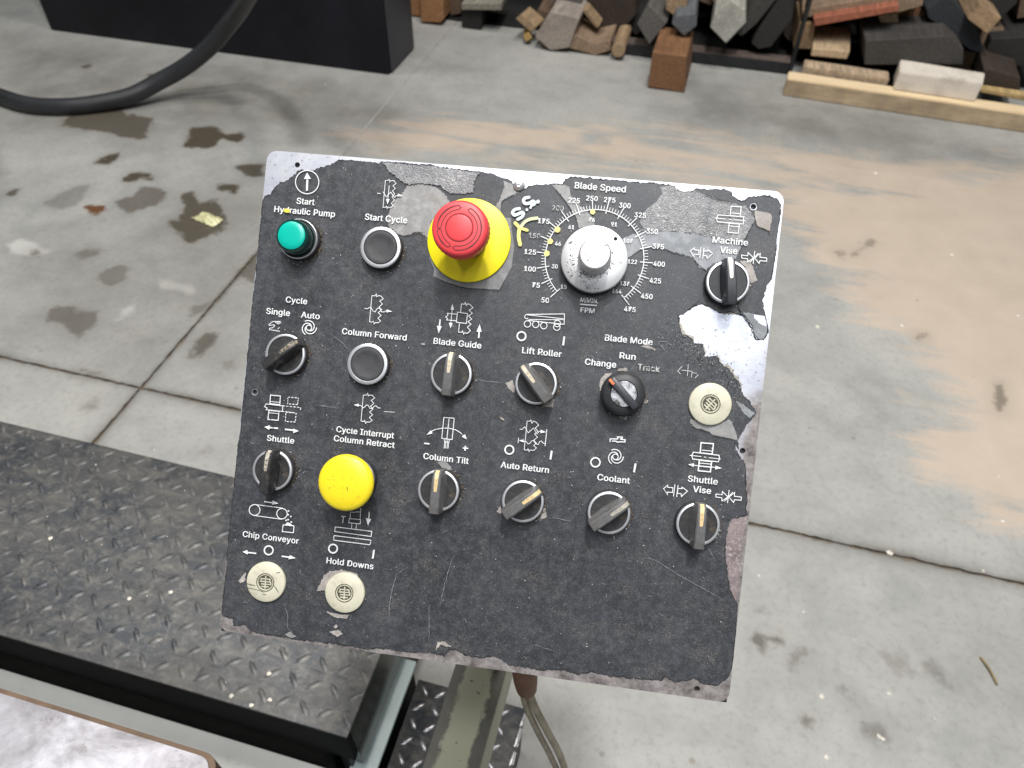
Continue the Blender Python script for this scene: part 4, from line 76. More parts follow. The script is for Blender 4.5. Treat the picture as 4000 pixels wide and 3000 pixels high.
# ---------------------------------------------------------------- material helpers
class NT:
    def __init__(s, name):
        s.m = bpy.data.materials.new(name); s.m.use_nodes = True; s.t = s.m.node_tree
        s.b = s.t.nodes["Principled BSDF"]; s.co = s.t.nodes.new("ShaderNodeTexCoord").outputs["Object"]
    def n(s, typ, **k):
        x = s.t.nodes.new(typ)
        for a, v in k.items(): setattr(x, a, v)
        return x
    def l(s, a, b): s.t.links.new(a, b)
    def noise(s, scale, detail=4, rough=0.55, stretch=None, dist=0.0, off=(0, 0, 0)):
        co = s.co
        if stretch or off != (0, 0, 0):
            mp = s.n("ShaderNodeMapping"); mp.inputs["Scale"].default_value = stretch or (1, 1, 1); mp.inputs["Location"].default_value = off
            s.l(co, mp.inputs[0]); co = mp.outputs[0]
        x = s.n("ShaderNodeTexNoise"); s.l(co, x.inputs["Vector"]); x.inputs["Scale"].default_value = scale
        x.inputs["Detail"].default_value = detail; x.inputs["Roughness"].default_value = rough; x.inputs["Distortion"].default_value = dist
        return x.outputs["Fac"]
    def vor(s, scale, feature='F1'):
        x = s.n("ShaderNodeTexVoronoi"); x.feature = feature; s.l(s.co, x.inputs["Vector"]); x.inputs["Scale"].default_value = scale
        return x.outputs["Distance"]
    def ramp(s, fac, stops):
        x = s.n("ShaderNodeValToRGB"); s.l(fac, x.inputs[0]); e = x.color_ramp.elements
        while len(e) < len(stops): e.new(0.5)
        for i, (p, c) in enumerate(stops):
            e[i].position = p; e[i].color = (c, c, c, 1) if isinstance(c, (int, float)) else (*c, 1)
        return x.outputs[0]
    def mix(s, fac, a, b):
        x = s.n("ShaderNodeMix"); x.data_type = 'RGBA'
        for v, i in ((fac, 0), (a, 6), (b, 7)):
            if isinstance(v, (int, float)): x.inputs[i].default_value = v
            elif isinstance(v, tuple): x.inputs[i].default_value = (*v, 1)
            else: s.l(v, x.inputs[i])
        return x.outputs[2]
    def math(s, op, a, b=0.0):
        x = s.n("ShaderNodeMath"); x.operation = op
        for v, i in ((a, 0), (b, 1)):
            if isinstance(v, (int, float)): x.inputs[i].default_value = v
            else: s.l(v, x.inputs[i])
        return x.outputs[0]
    def attr(s, name):
        x = s.n("ShaderNodeAttribute"); x.attribute_name = name; return x.outputs["Fac"]
    def xyz(s):
        x = s.n("ShaderNodeSeparateXYZ"); s.l(s.co, x.inputs[0]); return x.outputs
    def set(s, k, v):
        if isinstance(v, tuple): s.b.inputs[k].default_value = (*v, 1)
        elif isinstance(v, (int, float)): s.b.inputs[k].default_value = v
        else: s.l(v, s.b.inputs[k])
        return s
    def bump(s, h, strength, dist):
        x = s.n("ShaderNodeBump"); s.l(h, x.inputs["Height"]); x.inputs["Strength"].default_value = strength; x.inputs["Distance"].default_value = dist
        s.l(x.outputs[0], s.b.inputs["Normal"]); return s

def simple(name, col, rough=0.5, metal=0.0, vary=0.25, scale=60, spec=0.5, bump=0.0, dirt=None, dirt_lo=0.55, dirt_hi=0.7, dirt_scale=None):
    t = NT(name); a = tuple(c * (1 - vary) for c in col); b = tuple(min(1, c * (1 + vary)) for c in col)
    c = t.mix(t.ramp(t.noise(scale, 5, 0.6), [(0.3, 0.0), (0.7, 1.0)]), a, b)
    if dirt: c = t.mix(t.ramp(t.noise(dirt_scale or scale * 2.3, 6, 0.7, off=(3, 1, 2)), [(dirt_lo, 0.0), (dirt_hi, 1.0)]), c, dirt)
    t.set("Base Color", c).set("Metallic", metal).set("Roughness", rough).set("Specular IOR Level", spec)
    if bump: t.bump(t.noise(scale * 4, 4), bump, 0.0005)
    return t.m

def wood(name, col, dark=0.42, rough=0.8):
    t = NT(name); g = t.noise(14, 6, 0.65, stretch=(6, 0.5, 6)); g2 = t.noise(9, 3, off=(5, 2, 1))
    c = t.mix(t.ramp(g, [(0.3, 0.0), (0.7, 1.0)]), tuple(x * dark for x in col), col)
    c = t.mix(t.ramp(g2, [(0.5, 0.0), (0.75, 0.6)]), c, tuple(x * 0.4 for x in col))
    t.set("Base Color", c).set("Roughness", rough).bump(g, 0.5, 0.003)
    return t.m

M = {}
# aluminium front plate: bright brushed metal, brown tarnish low and along the right side
t = NT("aluminium_plate"); X = t.xyz()
br = t.noise(260, 3, stretch=(0.12, 1.4, 1)); sm = t.noise(26, 6, 0.6, dist=0.6)
low = t.math('ADD', t.math('MULTIPLY', X[1], -5.5), t.math('MULTIPLY', t.math('SUBTRACT', sm, 0.5), 1.6))
side = t.math('MULTIPLY', t.math('MAXIMUM', t.math('SUBTRACT', X[0], 0.168), 0.0), 60.0)
side = t.math('MULTIPLY', side, t.ramp(X[1], [(0.0, 1.0), (0.06, 0.7), (0.13, 0.0)]))
tar = t.math('ADD', low, t.math('MULTIPLY', side, t.math('ADD', sm, 0.35)))
tf = t.ramp(tar, [(0.12, 0.0), (0.75, 1.0)])
pit = t.ramp(t.noise(330, 4, 0.75), [(0.58, 0.0), (0.68, 1.0)])
alu = t.mix(t.ramp(sm, [(0.35, 0.0), (0.65, 1.0)]), (0.52, 0.54, 0.62), (0.74, 0.745, 0.78))
brn = t.mix(t.ramp(t.noise(90, 5, 0.7), [(0.35, 0.0), (0.62, 1.0)]), (0.11, 0.094, 0.094), (0.35, 0.32, 0.315))
c = t.mix(tf, alu, brn); c = t.mix(t.math('MULTIPLY', pit, 0.7), c, (0.10, 0.085, 0.07))
t.set("Base Color", c).set("Metallic", t.ramp(tf, [(0.0, 0.75), (1.0, 0.35)])).set("Roughness", t.ramp(tf, [(0.0, 0.42), (1.0, 0.55)])).bump(br, 0.12, 0.0002)
M['alu'] = t.m

def film(name, a, b, rough=(0.42, 0.62), speck=0.45, wrinkle=0.0, brownish=0.0):
    t = NT(name); X = t.xyz()
    big = t.noise(17, 5, 0.6, dist=0.5); fine = t.noise(900, 3, 0.75); mid = t.noise(150, 6, 0.7)
    c = t.mix(t.ramp(big, [(0.3, 0.0), (0.7, 1.0)]), a, b)
    c = t.mix(t.math('MULTIPLY', t.ramp(mid, [(0.45, 0.0), (0.8, 1.0)]), 0.55), c, tuple(min(1, x * 1.9 + 0.02) for x in b))
    c = t.mix(t.math('MULTIPLY', t.ramp(fine, [(0.55, 0.0), (0.75, 1.0)]), speck), c, (0.26, 0.27, 0.29))
    dust = t.ramp(t.noise(38, 6, 0.75, off=(2, 7, 1)), [(0.50, 0.0), (0.72, 1.0)])
    c = t.mix(t.math('MULTIPLY', t.math('MULTIPLY', dust, t.ramp(t.noise(1400, 2), [(0.5, 0.0), (0.7, 1.0)])), 0.7), c, (0.30, 0.26, 0.20))
    sp = t.ramp(t.vor(170), [(0.0, 1.0), (0.055, 1.0), (0.085, 0.0)])
    sel = t.ramp(t.noise(120, 2, off=(9, 4, 0)), [(0.58, 0.0), (0.62, 1.0)])
    c = t.mix(t.math('MULTIPLY', t.math('MULTIPLY', sp, sel), 0.75), c, (0.50, 0.50, 0.48))
    if brownish: c = t.mix(t.math('MULTIPLY', t.ramp(t.noise(60, 5, 0.7, off=(1, 1, 4)), [(0.5, 0.0), (0.7, 1.0)]), brownish), c, (0.28, 0.22, 0.16))
    r = t.ramp(mid, [(0.3, rough[0]), (0.75, rough[1])])
    t.set("Base Color", c).set("Roughness", r).set("Specular IOR Level", 0.55)
    if wrinkle:
        c = t.mix(t.math('MULTIPLY', t.ramp(t.noise(420, 6, 0.8, off=(3, 0, 1)), [(0.52, 0.0), (0.66, 1.0)]), t.ramp(t.noise(24, 3, off=(1, 2, 0)), [(0.42, 0.05), (0.6, 0.9)])), c, (0.62, 0.60, 0.57)); t.set('Base Color', c)  # pale flecks paint in glints along with paint scuffs
        wv = t.math('ADD', t.math('MULTIPLY', t.vor(800), 0.6), t.noise(1000, 4, 0.7)); t.bump(wv, wrinkle, 0.0005)
    else: t.bump(fine, 0.10, 0.0002)
    return t.m
M['film'] = film("black_panel_film", (0.020, 0.022, 0.027), (0.044, 0.047, 0.055), (0.36, 0.56))
M['patch'] = film("worn_grey_film", (0.19, 0.19, 0.19), (0.28, 0.28, 0.28), (0.36, 0.5), 0.12, 0.0, 0.2)
M['band'] = film("bare_grey_film", (0.15, 0.16, 0.175), (0.27, 0.28, 0.30), (0.36, 0.5), 0.15)
M['gloss'] = film("wrinkled_film_sheen", (0.10, 0.105, 0.115), (0.24, 0.24, 0.25), (0.26, 0.40), 0.35, 0.7)  # lighter base colour paints in the sheen of the wrinkled film
M['gasket'] = film("grey_gasket", (0.15, 0.15, 0.155), (0.20, 0.20, 0.205), (0.5, 0.6), 0.1)
M['tan'] = film("tan_scuffed_film", (0.22, 0.20, 0.185), (0.36, 0.33, 0.31), (0.5, 0.6), 0.1, 0.1, 0.4)
M['purple'] = film("purple_brown_tarnish", (0.13, 0.095, 0.10), (0.24, 0.19, 0.20), (0.5, 0.6), 0.15, 0.1, 0.2)
M['grime'] = simple("dark_grime_and_shade", (0.018, 0.018, 0.02), 0.7, vary=0.4, scale=300)
M['crumb'] = simple("brown_grime", (0.10, 0.075, 0.05), 0.9, vary=0.6, scale=400, dirt=(0.02, 0.018, 0.015))
M['scratch'] = simple("pale_scratch", (0.27, 0.28, 0.30), 0.5, vary=0.4, scale=400)
t = NT("white_print"); wear = t.ramp(t.noise(420, 4, 0.7), [(0.57, 0.0), (0.66, 1.0)]); sel = t.ramp(t.noise(30, 2, off=(4, 4, 4)), [(0.45, 0.12), (0.58, 1.0)])
t.set("Base Color", t.mix(t.math('MULTIPLY', wear, sel), (0.80, 0.81, 0.82), (0.20, 0.20, 0.21))).set("Roughness", 0.5); M['print'] = t.m; M['printclean'] = simple('clean_white_print', (0.74, 0.75, 0.76), .5, vary=.12, scale=300)
t = NT("faded_print"); t.set("Base Color", t.mix(t.ramp(t.noise(500, 4, 0.7), [(0.45, 0.0), (0.58, 1.0)]), (0.55, 0.55, 0.55), (0.10, 0.105, 0.11))).set("Roughness", 0.5); M['faded'] = t.m
M['mk_pale'] = simple("pale_marker_paint", (0.62, 0.72, 0.74), 0.5, vary=0.15, scale=200)
M['mk_palelow'] = simple("lime_marker_paint", (0.62, 0.68, 0.42), 0.5, vary=0.15, scale=200)
M['mk_yellow'] = simple("yellow_marker_paint", (0.78, 0.74, 0.22), 0.5, vary=0.15, scale=200)
M['dotyel'] = simple("yellow_dot_paint", (0.74, 0.66, 0.25), 0.55, vary=0.2, scale=300)
M['chrome'] = simple("satin_chrome", (0.80, 0.81, 0.84), 0.38, 0.85, 0.06, 500, dirt=(0.25, 0.22, 0.19), dirt_lo=0.62, dirt_hi=0.72)
M['black'] = simple("black_plastic", (0.030, 0.031, 0.035), 0.5, vary=0.3, scale=120, bump=0.05)
M['cap'] = simple('soft_black_cap', (0.048, 0.049, 0.053), 0.62, vary=0.25, scale=120, dirt=(0.08, 0.078, 0.075), bump=0.08)
M['blackd'] = simple("dirty_black_plastic", (0.028, 0.028, 0.030), 0.45, vary=0.4, scale=200, dirt=(0.11, 0.085, 0.06), dirt_lo=0.52, dirt_hi=0.72, dirt_scale=160, bump=0.1)
M['lever'] = simple("worn_lever_plastic", (0.115, 0.114, 0.116), 0.5, vary=0.3, scale=150, dirt=(0.15, 0.12, 0.085), dirt_lo=0.55, dirt_hi=0.75, dirt_scale=130, bump=0.1)
M['leverb'] = simple("clean_lever_plastic", (0.040, 0.042, 0.050), 0.35, vary=0.3, scale=150, bump=0.05)
M['ind_cream'] = simple("cream_indicator", (0.60, 0.53, 0.40), 0.5, vary=0.2, scale=300, dirt=(0.25, 0.2, 0.13))
M['ind_amber'] = simple("amber_indicator", (0.66, 0.50, 0.26), 0.5, vary=0.2, scale=300, dirt=(0.22, 0.16, 0.09), dirt_lo=0.6, dirt_hi=0.7)
M['ind_white'] = simple("white_indicator", (0.78, 0.76, 0.68), 0.5, vary=0.1, scale=300)
M['ind_grey'] = simple("grey_indicator", (0.36, 0.34, 0.29), 0.55, vary=0.25, scale=300)
M['ind_worn'] = simple("worn_indicator", (0.42, 0.39, 0.33), 0.55, vary=0.4, scale=300, dirt=(0.1, 0.08, 0.06), dirt_lo=0.5, dirt_hi=0.62)
M['ind_dirty'] = simple("dirty_indicator", (0.30, 0.26, 0.20), 0.6, vary=0.4, scale=300, dirt=(0.06, 0.05, 0.04), dirt_lo=0.44, dirt_hi=0.56)
M['barrel'] = simple('dirty_barrel_metal', (0.62, 0.62, 0.64), 0.38, 0.9, 0.1, 300, dirt=(0.05, 0.045, 0.035), dirt_lo=0.45, dirt_hi=0.6, dirt_scale=110)
M['orange'] = simple("orange_mark", (0.80, 0.22, 0.08), 0.4)
M['teal'] = simple("teal_lens", (0.0, 0.46, 0.36), 0.30, vary=0.05, scale=60)
M['tealdark'] = simple("dark_green_lens", (0.002, 0.035, 0.028), 0.12, vary=0.2, scale=60, spec=0.7)
M['red'] = simple("red_plastic", (0.74, 0.060, 0.070), 0.42, vary=0.08, scale=60, dirt=(0.38, 0.02, 0.03), dirt_lo=0.66, dirt_hi=0.8)
M['redline'] = simple("dark_red_groove", (0.07, 0.012, 0.016), 0.6)
M['yellow'] = simple("yellow_plastic", (0.86, 0.68, 0.02), 0.36, vary=0.04, scale=60, dirt=(0.55, 0.36, 0.03), dirt_lo=0.66, dirt_hi=0.8, dirt_scale=160)
M['yellow2'] = simple("yellow_disc_plastic", (0.84, 0.72, 0.01), 0.38, vary=0.05, scale=40, dirt=(0.5, 0.42, 0.04), dirt_lo=0.68, dirt_hi=0.8, dirt_scale=100)
M['cream'] = simple("cream_plastic", (0.60, 0.575, 0.45), 0.45, vary=0.08, scale=60, dirt=(0.34, 0.31, 0.24), dirt_lo=0.54, dirt_hi=0.74, dirt_scale=120)
M['olive'] = simple("olive_recess", (0.075, 0.07, 0.05), 0.7)
t = NT("satin_aluminium_knob"); d1 = t.ramp(t.noise(300, 5, 0.75), [(0.55, 0.0), (0.63, 1.0)]); d2 = t.ramp(t.noise(48, 2, off=(0.2, 0.4, 0)), [(0.44, 0.0), (0.56, 1.0)])
t.set("Base Color", t.mix(t.math('MULTIPLY', d1, d2), (0.70, 0.70, 0.71), (0.12, 0.11, 0.10))).set("Metallic", 0.75).set("Roughness", 0.42); M['knob'] = t.m
# background
t = NT("concrete"); tan = t.attr('tan'); oil = t.attr('oil'); oils = t.attr('oils'); rust = t.attr('rust'); pale = t.attr('pale')
n1 = t.noise(1.6, 6, 0.6, dist=0.8); n2 = t.noise(7, 7, 0.65, off=(3, 2, 0)); n3 = t.noise(60, 5, 0.7); st = t.noise(6, 7, 0.68, stretch=(0.3, 1.5, 1), dist=0.9)
c = t.mix(t.ramp(n1, [(0.35, 0.0), (0.65, 1.0)]), (0.275, 0.278, 0.268), (0.375, 0.372, 0.350))
c = t.mix(t.math('MULTIPLY', t.ramp(n2, [(0.42, 0.0), (0.66, 1.0)]), 0.45), c, (0.43, 0.425, 0.40))
c = t.mix(t.math('MULTIPLY', t.ramp(n2, [(0.30, 1.0), (0.45, 0.0)]), 0.5), c, (0.27, 0.27, 0.25))
c = t.mix(t.math('MULTIPLY', t.ramp(n3, [(0.3, 1.0), (0.5, 0.0)]), 0.45), c, (0.20, 0.197, 0.185))
def thr(a, nz, k, lo, hi): return t.ramp(t.math('ADD', a, t.math('MULTIPLY', t.math('SUBTRACT', nz, 0.5), k)), [(lo, 0.0), (hi, 1.0)])
c = t.mix(t.math('MULTIPLY', thr(tan, st, 1.4, 0.33, 0.57), 0.9), c, t.mix(n2, (0.42, 0.345, 0.275), (0.56, 0.465, 0.38)))
c = t.mix(t.math('MULTIPLY', thr(pale, n2, 1.0, 0.4, 0.6), 0.6), c, (0.60, 0.60, 0.56))
c = t.mix(t.math('MULTIPLY', t.attr('stain'), t.ramp(t.noise(4, 6, .65, off=(2, 5, 0)), [(0.3, 1.0), (0.62, 2.6)])), c, (0.10, 0.09, 0.075))
of = t.math('MULTIPLY', thr(oil, t.noise(16, 5, 0.65), 0.9, 0.40, 0.58), oils)
c = t.mix(t.math('MULTIPLY', t.math('MULTIPLY', thr(oil, n2, 0.9, 0.05, 0.6), oils), 0.35), c, (0.17, 0.155, 0.13))
c = t.mix(of, c, t.mix(n3, (0.045, 0.036, 0.022), (0.10, 0.085, 0.065)))
c = t.mix(thr(rust, t.noise(20, 4), 0.8, 0.45, 0.6), c, (0.12, 0.052, 0.02))
sp = t.math('MULTIPLY', t.ramp(t.vor(11), [(0.0, 1.0), (0.05, 1.0), (0.09, 0.0)]), t.ramp(t.noise(3, 2, off=(8, 0, 0)), [(0.5, 0.0), (0.55, 0.6)]))
c = t.mix(sp, c, (0.2, 0.18, 0.15))
t.set("Base Color", c).set("Roughness", t.ramp(of, [(0.0, 0.62), (1.0, 0.35)])).set("Specular IOR Level", 0.35).bump(n3, 0.25, 0.002); M['concrete'] = t.m
M['joint'] = simple("joint_dirt", (0.11, 0.085, 0.06), 0.9, vary=0.6, scale=30)
def tread_mat(name, k, lift):
    t = NT(name); g = t.noise(9, 7, 0.7, dist=0.5); f = t.noise(80, 5, 0.7); h = t.noise(30, 6, 0.75, stretch=(0.7, 1.3, 1), off=(3, 3, 0), dist=0.8)
    c = t.mix(t.ramp(g, [(0.40, 0.0), (0.60, 1.0)]), (0.036 * k, 0.041 * k, 0.049 * k), (0.078 * k, 0.077 * k, 0.077 * k))
    c = t.mix(t.math('MULTIPLY', t.ramp(h, [(0.48, 0.0), (0.66, 1.0)]), 0.7), c, (0.145 * k, 0.137 * k, 0.122 * k))
    c = t.mix(t.math('MULTIPLY', t.ramp(h, [(0.33, 1.0), (0.44, 0.0)]), 0.8), c, (0.022, 0.024, 0.028))
    c = t.mix(t.math('MULTIPLY', t.ramp(f, [(0.52, 0.0), (0.7, 1.0)]), 0.5), c, (0.20, 0.19, 0.17))
    t.set("Base Color", c).set("Metallic", 0.3).set("Roughness", t.ramp(g, [(0.35, 0.45 - lift), (0.65, 0.65 - lift)])).bump(f, 0.3, 0.001); return t.m
M['tread'] = tread_mat("worn_tread_steel", 1.0, 0.0); M['lug'] = tread_mat("worn_lug_steel", 1.15, 0.12)
M['lugbright'] = simple("bright_lug_steel", (0.32, 0.32, 0.335), 0.36, 0.8, 0.4, 60)
M['blacksteel'] = simple("black_steel", (0.014, 0.015, 0.017), 0.5, vary=0.4, scale=20)
M['apron'] = simple('black_apron_paint', (0.008, 0.008, 0.009), 0.8, vary=.3, scale=20, spec=.15)
M['darkgreen'] = simple("dark_green_steel", (0.009, 0.015, 0.010), 0.25, 0.2, 0.5, 15)
M['cabinet'] = simple("black_cabinet_paint", (0.0095, 0.0095, 0.0145), 0.6, vary=0.5, scale=3, spec=0.25, dirt=(0.022, 0.022, 0.028), dirt_lo=0.6, dirt_hi=0.8, dirt_scale=12)
M['void'] = simple("dark_void", (0.006, 0.006, 0.006), 0.9)
M['tealpaint'] = simple("pale_teal_paint", (0.50, 0.60, 0.60), 0.5, vary=0.12, scale=12, dirt=(0.15, 0.18, 0.16), dirt_lo=0.7, dirt_hi=0.75)
M['greypaint'] = simple("light_grey_paint", (0.39, 0.40, 0.385), 0.55, vary=0.1, scale=6, dirt=(0.16, 0.15, 0.13), dirt_lo=0.68, dirt_hi=0.75, dirt_scale=25)
t = NT("bright_machined_steel"); g = t.noise(9, 6, 0.7, dist=0.6); c = t.mix(t.ramp(g, [(0.35, 0.0), (0.6, 1.0)]), (0.22, 0.21, 0.22), (0.56, 0.55, 0.60))
c = t.mix(t.ramp(t.noise(30, 6, 0.75), [(0.58, 0.0), (0.7, 0.85)]), c, (0.16, 0.14, 0.13)); t.set("Base Color", c).set("Metallic", 0.6).set("Roughness", 0.45); M['table'] = t.m
M['rustedge'] = simple("rusty_edge", (0.13, 0.085, 0.055), 0.7, 0.2, 0.4, 20)
t = NT("chipped_olive_paint"); X = t.xyz()
e = t.math('ABSOLUTE', t.math('ADD', X[0], 0.120)); e = t.math('ADD', e, t.math('MULTIPLY', t.math('SUBTRACT', t.noise(55, 5, 0.7), 0.5), 0.022))
side = t.ramp(X[2], [(0.0, 0.0), (0.6665, 0.0), (0.669, 1.0)])
wf = t.math('MULTIPLY', t.ramp(e, [(0.0185, 0.0), (0.0195, 1.0)]), side)
chip = t.ramp(t.noise(110, 3, 0.6, off=(4, 0, 2)), [(0.68, 0.0), (0.70, 1.0)])
wf = t.math('MAXIMUM', wf, chip)
c = t.mix(wf, t.mix(t.noise(8, 4), (0.27, 0.27, 0.185), (0.37, 0.37, 0.27)), t.mix(t.noise(40, 5), (0.040, 0.036, 0.038), (0.12, 0.11, 0.112)))
t.set("Base Color", c).set("Roughness", 0.5).set("Metallic", t.math('MULTIPLY', wf, 0.5)); M['arm'] = t.m
M['boot'] = simple("brown_cable_boot", (0.17, 0.08, 0.045), 0.6, vary=0.35, scale=60)
M['cable'] = simple("dirty_grey_cable", (0.30, 0.255, 0.19), 0.6, vary=0.35, scale=50)
M['hose'] = simple("black_rubber_hose", (0.022, 0.023, 0.026), 0.42, vary=0.2, scale=10)
WC = {'orange': (0.42, 0.21, 0.09), 'orange2': (0.26, 0.125, 0.055), 'brown': (0.17, 0.11, 0.07), 'black': (0.022, 0.02, 0.018), 'greyl': (0.30, 0.27, 0.22), 'tan': (0.42, 0.29, 0.17), 'gold': (0.55, 0.36, 0.12),
 'greyw': (0.42, 0.36, 0.31), 'greyd': (0.15, 0.14, 0.13), 'brownt': (0.36, 0.25, 0.165), 'darkbrown': (0.055, 0.038, 0.028), 'greyb': (0.15, 0.16, 0.175), 'white': (0.55, 0.54, 0.48), 'greyk': (0.065, 0.06, 0.055),
 'greykk': (0.03, 0.028, 0.026), 'tanb': (0.38, 0.25, 0.14), 'beige': (0.62, 0.46, 0.29), 'redwood': (0.42, 0.14, 0.08), 'navy': (0.035, 0.04, 0.048), 'tan2': (0.46, 0.31, 0.18), 'yellow': (0.62, 0.44, 0.2)}
for k, v in WC.items(): M['w_' + k] = wood("wood_" + k, v)
t = NT("softwood_darker_sides"); g = t.noise(14, 6, 0.65, stretch=(.5, 6, 6)); zz_ = t.xyz()[2]
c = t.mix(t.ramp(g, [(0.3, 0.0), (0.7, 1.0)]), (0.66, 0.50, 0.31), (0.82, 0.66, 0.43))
side = t.math('MULTIPLY', t.ramp(zz_, [(0.074, 1.0), (0.079, 0.0)]), t.ramp(t.noise(5, 5, 0.6, off=(1, 0, 0)), [(0.32, 1.0), (0.7, 0.35)]))  # beam browner and darker below its top edge
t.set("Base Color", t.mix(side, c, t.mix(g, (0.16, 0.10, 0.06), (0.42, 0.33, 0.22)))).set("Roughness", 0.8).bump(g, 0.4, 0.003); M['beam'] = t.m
M['bleach'] = wood("bleached_wood", (0.72, 0.66, 0.58), 0.85)

# ---------------------------------------------------------------- geometry helpers
def mesh(name, verts, faces, mat, parent=None, smooth=None, loc=None):
    me = bpy.data.meshes.new(name); me.from_pydata([tuple(v) for v in verts], [], faces); me.update()
    if mat: me.materials.append(M[mat] if isinstance(mat, str) else mat)
    if smooth is not None:
        me.polygons.foreach_set('use_smooth', [True] * len(me.polygons)); me.set_sharp_from_angle(angle=math.radians(smooth))
    o = bpy.data.objects.new(name, me); C.objects.link(o)
    if parent: o.parent = parent
    if loc: o.location = loc
    return o
def empty(name, loc=(0, 0, 0), parent=None):
    o = bpy.data.objects.new(name, None); o.empty_display_size = 0.05; C.objects.link(o); o.location = loc
    if parent: o.parent = parent
    return o
def tag(o, label=None, cat=None, group=None, kind=None):
    for k, v in (('label', label), ('category', cat), ('group', group), ('kind', kind)):
        if v: o[k] = v
    return o
def lathe(name, prof, mat, parent=None, seg=56, loc=(0, 0, 0), smooth=35, rib=None):
    V = []; F = []
    rings = []
    for (r, z) in prof:
        if r < 1e-7: rings.append([len(V)]); V.append((0, 0, z))
        else:
            rings.append(list(range(len(V), len(V) + seg)))
            for i in range(seg):
                a = 2 * math.pi * i / seg; rr = r * (1 + (rib(i, z) if rib else 0))
                V.append((rr * math.cos(a), rr * math.sin(a), z))
    for A, B in zip(rings[:-1], rings[1:]):
        for i in range(seg):
            j = (i + 1) % seg
            if len(A) == 1: F.append((A[0], B[i], B[j]))
            elif len(B) == 1: F.append((A[i], A[j], B[0]))
            else: F.append((A[i], A[j], B[j], B[i]))
    bm = bmesh.new(); me = bpy.data.meshes.new(name); me.from_pydata(V, [], F); bm.from_mesh(me); bmesh.ops.recalc_face_normals(bm, faces=bm.faces); bm.to_mesh(me); bm.free()
    me.materials.append(M[mat] if isinstance(mat, str) else mat); me.polygons.foreach_set('use_smooth', [True] * len(me.polygons)); me.set_sharp_from_angle(angle=math.radians(smooth))
    o = bpy.data.objects.new(name, me); C.objects.link(o); o.location = loc
    if parent: o.parent = parent
    return o
def box(name, lo, hi, mat, parent=None, bevel=0.0, seg=2, inv=None):
    bm = bmesh.new(); bmesh.ops.create_cube(bm, size=1)
    for v in bm.verts: v.co = Vector([lo[i] + (v.co[i] + 0.5) * (hi[i] - lo[i]) for i in range(3)])
    if bevel: bmesh.ops.bevel(bm, geom=bm.edges[:], offset=bevel, segments=seg, profile=0.5, affect='EDGES')
    me = bpy.data.meshes.new(name); bm.to_mesh(me); bm.free(); me.materials.append(M[mat] if isinstance(mat, str) else mat)
    if bevel: me.polygons.foreach_set('use_smooth', [True] * len(me.polygons)); me.set_sharp_from_angle(angle=math.radians(40))
    o = bpy.data.objects.new(name, me); C.objects.link(o)
    if parent: o.parent = parent
    if inv: o.matrix_parent_inverse = inv
    return o
def catmull(P, k=8):
    P = [Vector(p) for p in P]; P = [2 * P[0] - P[1]] + P + [2 * P[-1] - P[-2]]; out = []
    for i in range(1, len(P) - 2):
        for s in range(k):
            u = s / k; a, b, c, d = P[i - 1:i + 3]
            out.append(0.5 * ((2 * b) + (c - a) * u + (2 * a - 5 * b + 4 * c - d) * u * u + (3 * b - a - 3 * c + d) * u ** 3))
    return out + [P[-2]]
def tube(name, P, r, mat, parent=None, seg=14, k=8, inv=None):
    pts = catmull(P, k); V = []; F = []; up = Vector((0, 0, 1)); n = None
    for i, p in enumerate(pts):
        d = (pts[min(i + 1, len(pts) - 1)] - pts[max(i - 1, 0)]).normalized()
        if n is None: n = d.cross(up if abs(d.z) < 0.9 else Vector((1, 0, 0))).normalized()
        n = (n - d * n.dot(d)).normalized(); b = d.cross(n)
        rr = r(i / (len(pts) - 1)) if callable(r) else r
        for j in range(seg):
            a = 2 * math.pi * j / seg; V.append(p + n * math.cos(a) * rr + b * math.sin(a) * rr)
    for i in range(len(pts) - 1):
        for j in range(seg):
            F.append((i * seg + j, i * seg + (j + 1) % seg, (i + 1) * seg + (j + 1) % seg, (i + 1) * seg + j))
    F.append(tuple(range(seg))[::-1]); F.append(tuple(range((len(pts) - 1) * seg, len(pts) * seg)))
    o = mesh(name, V, F, mat, parent, smooth=50)
    if inv: o.matrix_parent_inverse = inv
    return o
def jag(P, step, amp, freq, seed=0):
    out = []; n = len(P)
    for i in range(n):
        a = Vector((*P[i], 0)); b = Vector((*P[(i + 1) % n], 0)); L = (b - a).length; k = max(1, int(L / step))
        d = (b - a).normalized() if L > 1e-9 else Vector((1, 0, 0)); nn = Vector((-d.y, d.x, 0))
        for j in range(k):
            p = a + (b - a) * j / k; q = mnoise.fractal(p * freq + Vector((seed, 0, 0)), 0.8, 2.0, 4)
            q *= 0.3 if (abs(p.x) > 185.5 or abs(p.y) > 179.5) and abs(p.y) < 176.5 else 1.0
            out.append((p.x + nn.x * amp * q, p.y + nn.y * amp * q))
    return out
def sheet(name, P, z0, z1, mat, parent, holes=(), scale=0.001):
    loops = [P] + list(holes); tri = tessellate_polygon([[Vector((x, y, 0)) for x, y in L] for L in loops])
    flat = [p for L in loops for p in L]; n = len(flat)
    V = [(x * scale, y * scale, z1) for x, y in flat]; F = []
    for a, b, c in tri:
        pa, pb, pc = flat[a], flat[b], flat[c]
        s = (pb[0] - pa[0]) * (pc[1] - pa[1]) - (pb[1] - pa[1]) * (pc[0] - pa[0])
        F.append((a, b, c) if s > 0 else (a, c, b))
    if z1 > z0:
        V += [(x * scale, y * scale, z0) for x, y in flat]; o = 0
        for L in loops:
            m = len(L)
            for i in range(m):
                j = (i + 1) % m; F.append((o + i, o + j, n + o + j, n + o + i))
            o += m
    return mesh(name, V, F, mat, parent)
